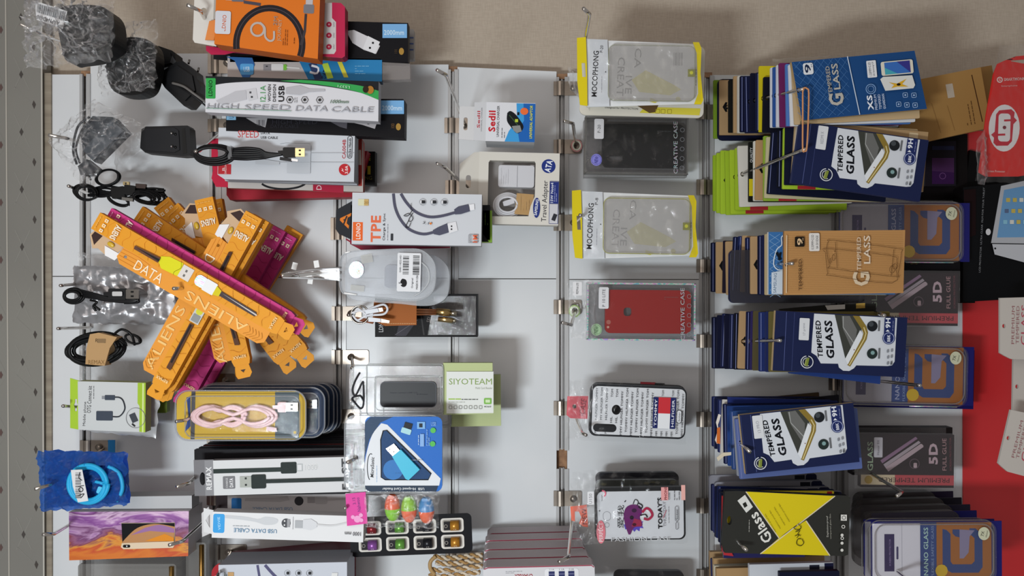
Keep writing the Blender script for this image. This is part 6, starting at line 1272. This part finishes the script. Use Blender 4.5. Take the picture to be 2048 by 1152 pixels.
# ================================================================ packs on the seventh rail
hook(1662,640, 1769,631,.24,'dark hook with a bright round end above the navy stack', plate=False, base=(1720,612), bend=(1760,628))
hook(1662,768, 1840,771,.22,'thin hook with a bright end over the orange and blue pack', w=24, base=(1695,755), bend=(1832,770))
hook(1662,910, 1794,992,.27,'long bent hook crossing the dark red pack', plate=False, base=(1705,925), bend=(1804,984))
hook(1662,1090, 1830,1190,.27,'long hook crossing the white header of the nearest orange and blue pack', plate=False, base=(1752,1105), bend=(1815,1160))
def nano(label, x0, y0, n, rot, group, front=False, dim=0):
    """white header with a purple block, blue strip, orange area behind a rounded clear case, blue end"""
    i = Item('nano_glass_pack', label, 'screen protector', x0+140, y0+58, n, rot, group=group)
    b = i.part('card'); b.slab([(x0,y0),(x0+262,y0),(x0+262,y0+118),(x0,y0+118)], .0015, '2c2c84', z=-.004); b.z=-.0038
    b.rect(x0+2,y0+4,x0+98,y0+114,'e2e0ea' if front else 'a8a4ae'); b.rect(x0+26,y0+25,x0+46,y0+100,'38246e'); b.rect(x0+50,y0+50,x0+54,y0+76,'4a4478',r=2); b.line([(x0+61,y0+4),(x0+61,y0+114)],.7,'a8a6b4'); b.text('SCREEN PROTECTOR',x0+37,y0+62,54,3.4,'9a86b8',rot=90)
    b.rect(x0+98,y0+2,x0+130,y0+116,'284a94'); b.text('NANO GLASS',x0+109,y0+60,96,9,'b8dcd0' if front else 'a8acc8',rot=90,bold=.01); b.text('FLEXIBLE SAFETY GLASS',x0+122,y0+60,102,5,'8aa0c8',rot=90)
    b.rect(x0+130,y0+2,x0+240,y0+116,'a8641c')
    b.poly([(x0+142,y0+15),(x0+150,y0+17),(x0+158,y0+25),(x0+158,y0+80),(x0+162,y0+86),(x0+200,y0+86),(x0+206,y0+80),(x0+206,y0+34),(x0+200,y0+28),(x0+196,y0+28),(x0+196,y0+14),(x0+208,y0+14),(x0+222,y0+26),(x0+222,y0+92),(x0+214,y0+103),(x0+160,y0+103),(x0+142,y0+92)], '2a4a90')
    b.poly([(x0+162,y0+16),(x0+176,y0+16),(x0+176,y0+32),(x0+168,y0+30),(x0+162,y0+24)], '2a4a90')
    b.slab([(x0+176,y0+16),(x0+206,y0+18),(x0+196,y0+30),(x0+194,y0+62),(x0+184,y0+74),(x0+176,y0+74)], .0003, '8e86a8', z=b.z+.0003); b.z+=.0006
    b.circ(x0+139,y0+98,12.5,'d8b010',k=12)
    s = i.part('clear_case'); s.slab(rr(x0-4,y0-2,x0+246,y0+120,20), .0008, 'c0bcc0:c', z=.003)
    s.dtube([(x,y,.002) for x,y in rr(x0+4,y0+4,x0+240,y0+114,22,6)], 1.3, 'b8b2b0:k', closed=True); s.dtube([(x0+130,y0+120,.003),(x0+225,y0+120,.003)],1.2,'7fe0b8:h'); s.dtube([(x,y,-.004) for x,y in rr(x0-4,y0-2,x0+246,y0+120,20,6)], 1.2, 'a8a4a4:k', closed=True)
    q = i.part('model_sticker','round white model sticker'); q.slab(ell(x0+220,y0+22,11.5,13,20), .0004, 'cfd0b4', z=.0042); q.z=.0044; q.text('7X',x0+217,y0+22,10,6,'44443c',rot=80); q.text('Honor',x0+225,y0+22,14,3.5,'6a6a5c',rot=80)
    i.done()
GN = 'orange and blue cased glass packs'
def fived(label, x0, y0, n, rot, group):
    i = Item('full_glue_pack', label, 'screen protector', x0+93, y0+52, n, rot, group=group)
    p = i.part('box'); p.slab([(x0,y0),(x0+186,y0),(x0+186,y0+106),(x0,y0+106)], .012, '33202a', side='3c1c28'); p.z=.0001
    p.poly([(x0,y0+81),(x0+68,y0+81),(x0+68,y0+101),(x0,y0+101)],'d2c0a0'); p.rect(x0+68,y0+81,x0+186,y0+101,'bc4850'); p.text('PREMIUM TEMPERED',x0+106,y0+91,142,9,'4c2028',rot=180); p.circ(x0+15,y0+91,8,'b09030')
    p.text('GLASS',x0+18,y0+44,58,11,'9cb094',rot=91,bold=.015); p.text('5D',x0+144,y0+38,42,18,'c4aab4',rot=91,bold=.04); p.text('FULL GLUE',x0+166,y0+39,64,8,'b48c90',rot=91,bold=.005); p.text('SCREEN PROTECTOR',x0+178,y0+38,66,3.6,'8a4450',rot=91)
    for k,(a,b) in enumerate(((0,0),(6,8),(12,14))): p.poly([(x0+38+a,y0+52+b),(x0+108+a,y0+2+b if False else y0+4+b),(x0+112+a,y0+8+b),(x0+42+a,y0+58+b)], ('8c6c88','a89ca4','b8a8ac')[k])
    p.poly([(x0+48,y0+66),(x0+118,y0+18),(x0+124,y0+24),(x0+54,y0+74)],'b4a0a8'); p.ring(x0+106,y0+58,9.5,1.8,'6a5460'); p.rect(x0+104,y0+56,x0+111,y0+66,'c8b0b8',r=2)
    s = i.part('model_sticker','white model sticker'); s.slab(rr(x0+25,y0+6,x0+42,y0+46,2), .0004, 'c8c4cc', z=.0016); s.z=.0018; s.text('Honor 9X',x0+33,y0+26,30,5,'6a6470',rot=90)
    f = i.part('clear_sleeve'); f.slab([(x0-14,y0-4),(x0+188,y0-4),(x0+188,y0+108),(x0-14,y0+108)], .0008, 'a8a4a8:c', z=.003)
    i.done()
GF = 'dark packs in clear sleeves with a pale lettered strip'
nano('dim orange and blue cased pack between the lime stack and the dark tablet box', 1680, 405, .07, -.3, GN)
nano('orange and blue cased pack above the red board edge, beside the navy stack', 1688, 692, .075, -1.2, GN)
for k,n in enumerate((.045,)):
    i = Item('nano_glass_pack', 'second orange and blue cased pack, just behind the one beside the navy stack', 'screen protector', 1828, 755, n, -1.2, group=GN); p = i.part('c'); p.box(1700,698,1948,816,.003,'26247c'); i.done()
fived('dim dark pack with a pale strip, half covered by the front packs of two stacks', 1730, 545, .09, -.6, GF)
fived('dark red pack with a pale and red strip, under a long bent hook', 1722, 869, .11, -.6, GF)
i = Item('full_glue_pack', 'clear sleeved dark pack behind the one crossed by the long bent hook', 'screen protector', 1800, 900, .07, group=GF); p = i.part('c'); p.box(1705,855,1905,950,.02,'4c4448:k',side='3c3438'); i.done()
i = Item('full_glue_pack', 'black pack edge between the dim orange pack and the dim dark pack', 'screen protector', 1820, 560, .07, group=GF); p = i.part('c'); p.box(1730,522,1920,600,.012,'18161c'); p.text('OTO',1828,527,14,3,'9a8a4a'); i.done()
for k,(x0,y,n,x1,c_) in enumerate(((1708,985,.03,1908,'3a2c50'),(1706,998,.055,1925,'2c2838'),(1704,1012,.08,1942,'34304a'),(1725,1024,.11,1955,'2c2c84'))):
    i = Item('nano_glass_pack', 'clear cased pack edge, %s from the wall behind the two orange and blue packs' % ORD[k], 'screen protector', (x0+x1)/2, y+60, n, 1.5, group=GN)
    p = i.part('card'); p.box(x0+20,y,x1,y+112,.002,c_); q = i.part('clear_case'); q.box(x0,y-3,x1-40,y+115,.012,'7a7474:k',z=.008,r=16,side='6c6868:k'); i.done()
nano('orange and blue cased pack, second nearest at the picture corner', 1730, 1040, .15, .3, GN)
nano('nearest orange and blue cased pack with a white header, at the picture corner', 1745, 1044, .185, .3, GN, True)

# upper far corner
GK = 'kraft packs leaning on the wallpaper'
for k in range(6):
    n = .03+.022*k; dx = -8*k if k else 0
    i = Item('kraft_pack', 'tan kraft pack with brown print, %s of six leaning beside the red pack' % ('first','second','third','fourth','fifth','nearest')[k], 'screen protector', 1900-dx*0, 198+0*k, n, 10, group=GK)
    x1 = 1994-4.5*k; p = i.part('pack'); p.slab([(1790,150),(x1,146),(x1,268),(1790,276)], .009, 'a27c48', side='b8945c'); p.z=.0001
    if k == 5:
        p.line([(1951,158),(1956,254)],2,'5c3a20'); p.rect(1896,168,1910,196,'b8ac9c',r=1); p.lines(1922,160,1944,256,3,'6a4828',w=1.6,seed=4); p.line([(1862,200),(1870,262)],.8,'8a6438'); p.line([(1892,210),(1898,262)],.8,'8a6438')
    i.done()
i = Item('phone_sleeve', 'small purple print in a clear frame, under the kraft packs', 'pack', 1885, 325, .03)
p = i.part('c'); p.box(1850,282,1912,372,.012,'2a2430',side='3a343c'); p.rect(1864,316,1908,368,'5c3468'); p.poly([(1864,342),(1908,345),(1908,368),(1864,368)],'4a2060'); p.ring(1885,352,6,1,'7a5088'); p.rect(1864,292,1908,300,'33385c'); i.done()
i = Item('phone_sleeve', 'dark clear-fronted pack between the purple print and the tablet box', 'pack', 1900, 350, .012)
p = i.part('c'); p.box(1840,268,1935,400,.006,'1c1618'); i.done()
i = Item('screen_protector_pouch', 'red lettered card in a clear pouch with a white emblem', 'pouch', 2002, 228, .2, -1.5)
p = i.part('card'); p.slab([(1992,128),(2004,122),(2100,112),(2100,340),(2040,352),(1975,354),(1960,346),(1972,230),(1984,150)], .0012, 'cc2c28', holes=[[(2019,122),(2028,112),(2060,108),(2060,122),(2044,126)]]); p.z=.0001
p.circ(2009,256,31,'dcd8d8',ry=47); p.poly([(1998,221),(2022,218),(2029,224),(2028,234),(2034,240),(2027,248),(2025,282),(2017,291),(1994,292),(1988,286),(1989,276),(1983,270),(1990,264),(1992,229)],'c02c3c'); p.poly(rr(1997,227,2021,283,7),'dcd8d8'); p.line([(2023,240),(2008,241)],4,'c02c3c'); p.line([(1996,270),(2011,269)],4,'c02c3c'); p.circ(2009,255,3.5,'8a2438')
p.circ(1997,160,6,'e0c8c4'); p.circ(1997,160,4,'cc2c28'); p.text('S',1997,160,5,5,'e0c8c4'); p.text('SMARTMONK',2026,158,42,6,'e4c0bc',rot=4,bold=.01); p.text('Smartphone',2016,172,32,4,'e4b0ac',rot=4); p.text('Screen Protector',1994,343,36,4.5,'e8c0bc')
b = i.part('pouch'); b.film([(1992,94),(2110,78),(2056,368),(1950,364)], .004, 'c8c4c4:c', 24, 40, .004, 3, 150, 1, puff=.001)
b.film([(1950,285),(1966,262),(1970,372),(1956,370)], .004, 'd8d4d4:w', 8, 20, .006, 2, 151, 1)
i.done()
i = Item('tablet_box', 'black tablet screen film box with a white tablet picture', 'box', 1990, 500, .05)
p = i.part('box'); p.slab([(1926,375),(2140,352),(2140,592),(1926,604)], .03, '15171b', side='1c1618'); p.z=.0001
p.poly([(2002,372),(2100,350),(2100,488),(1982,486)], 'b4b6bc'); p.poly([(2008,380),(2100,362),(2100,474),(1994,475)], '6c9cc8')
rd = random.Random(8)
for r_ in range(4):
    for k in range(3): x = 2016+r_*13-k*3; y = 400+k*22+r_*0; p.rect(x-4,y-4,x+4,y+4,rd.choice(('d8d8d0','c8b45c','5c6c8c','8ac0d8','b8a0c8')),r=1)
p.poly([(1983,488),(2100,490),(2100,540),(2044,524),(1988,509)], 'c0c2c8'); p.circ(1989,497,2,'2c2e33'); p.circ(1975,464,5,'d4d4d8',ry=6.5)
p.text('LCD PROTECTOR  ULTRA CLEAR  FILM FOR YOUR TABLET',1962,460,170,3.4,'8a8c90',rot=87); p.poly([(1926,380),(1950,378),(1950,470),(1926,480)],'2a1216')
i.done()
i = Item('dark_pack', 'black pack behind the tablet box, beside the red board', 'pack', 1960, 360, .01)
p = i.part('p'); p.slab([(1940,300),(2060,330),(2060,420),(1926,420)], .006, '101013'); i.done()
i = Item('dark_pack', 'teal-tinted black box edge between the tablet box and the dim packs', 'pack', 1925, 560, .03)
p = i.part('p'); p.slab([(1910,520),(1950,520),(1950,606),(1915,606)], .02, '1a2020'); i.done()
GP = 'white glass tags hanging over the red board'
for k,(x,y,n,rt,lb) in enumerate(((2002,600,.14,0,'white glass tag hanging just under the black tablet box'),(2028,722,.11,-1,'white glass tag partly covered by the tilted one'),(2008,836,.16,-13,'white glass tag hanging tilted over the red board'))):
    i = Item('glass_tag', lb, 'tag', x+60, y+58, n, rt, group=GP)
    p = i.part('tag'); p.slab([(x-2,y-4),(x+140,y-8),(x+140,y+122),(x+20,y+118),(x+8,y+112),(x-2,y+106)], .004, 'c6bfb8', holes=[ell(x+6,y+52,3.5,4.5,12)]); p.z=.0001
    p.text('PREMIUM',x+24,y+50,76,6,'9a6a6c',rot=89); p.text('TEMPERED',x+33,y+50,76,6,'9a6a6c',rot=89); p.text('GLASS',x+46,y+50,80,12,'b8485a',rot=89)
    i.done()
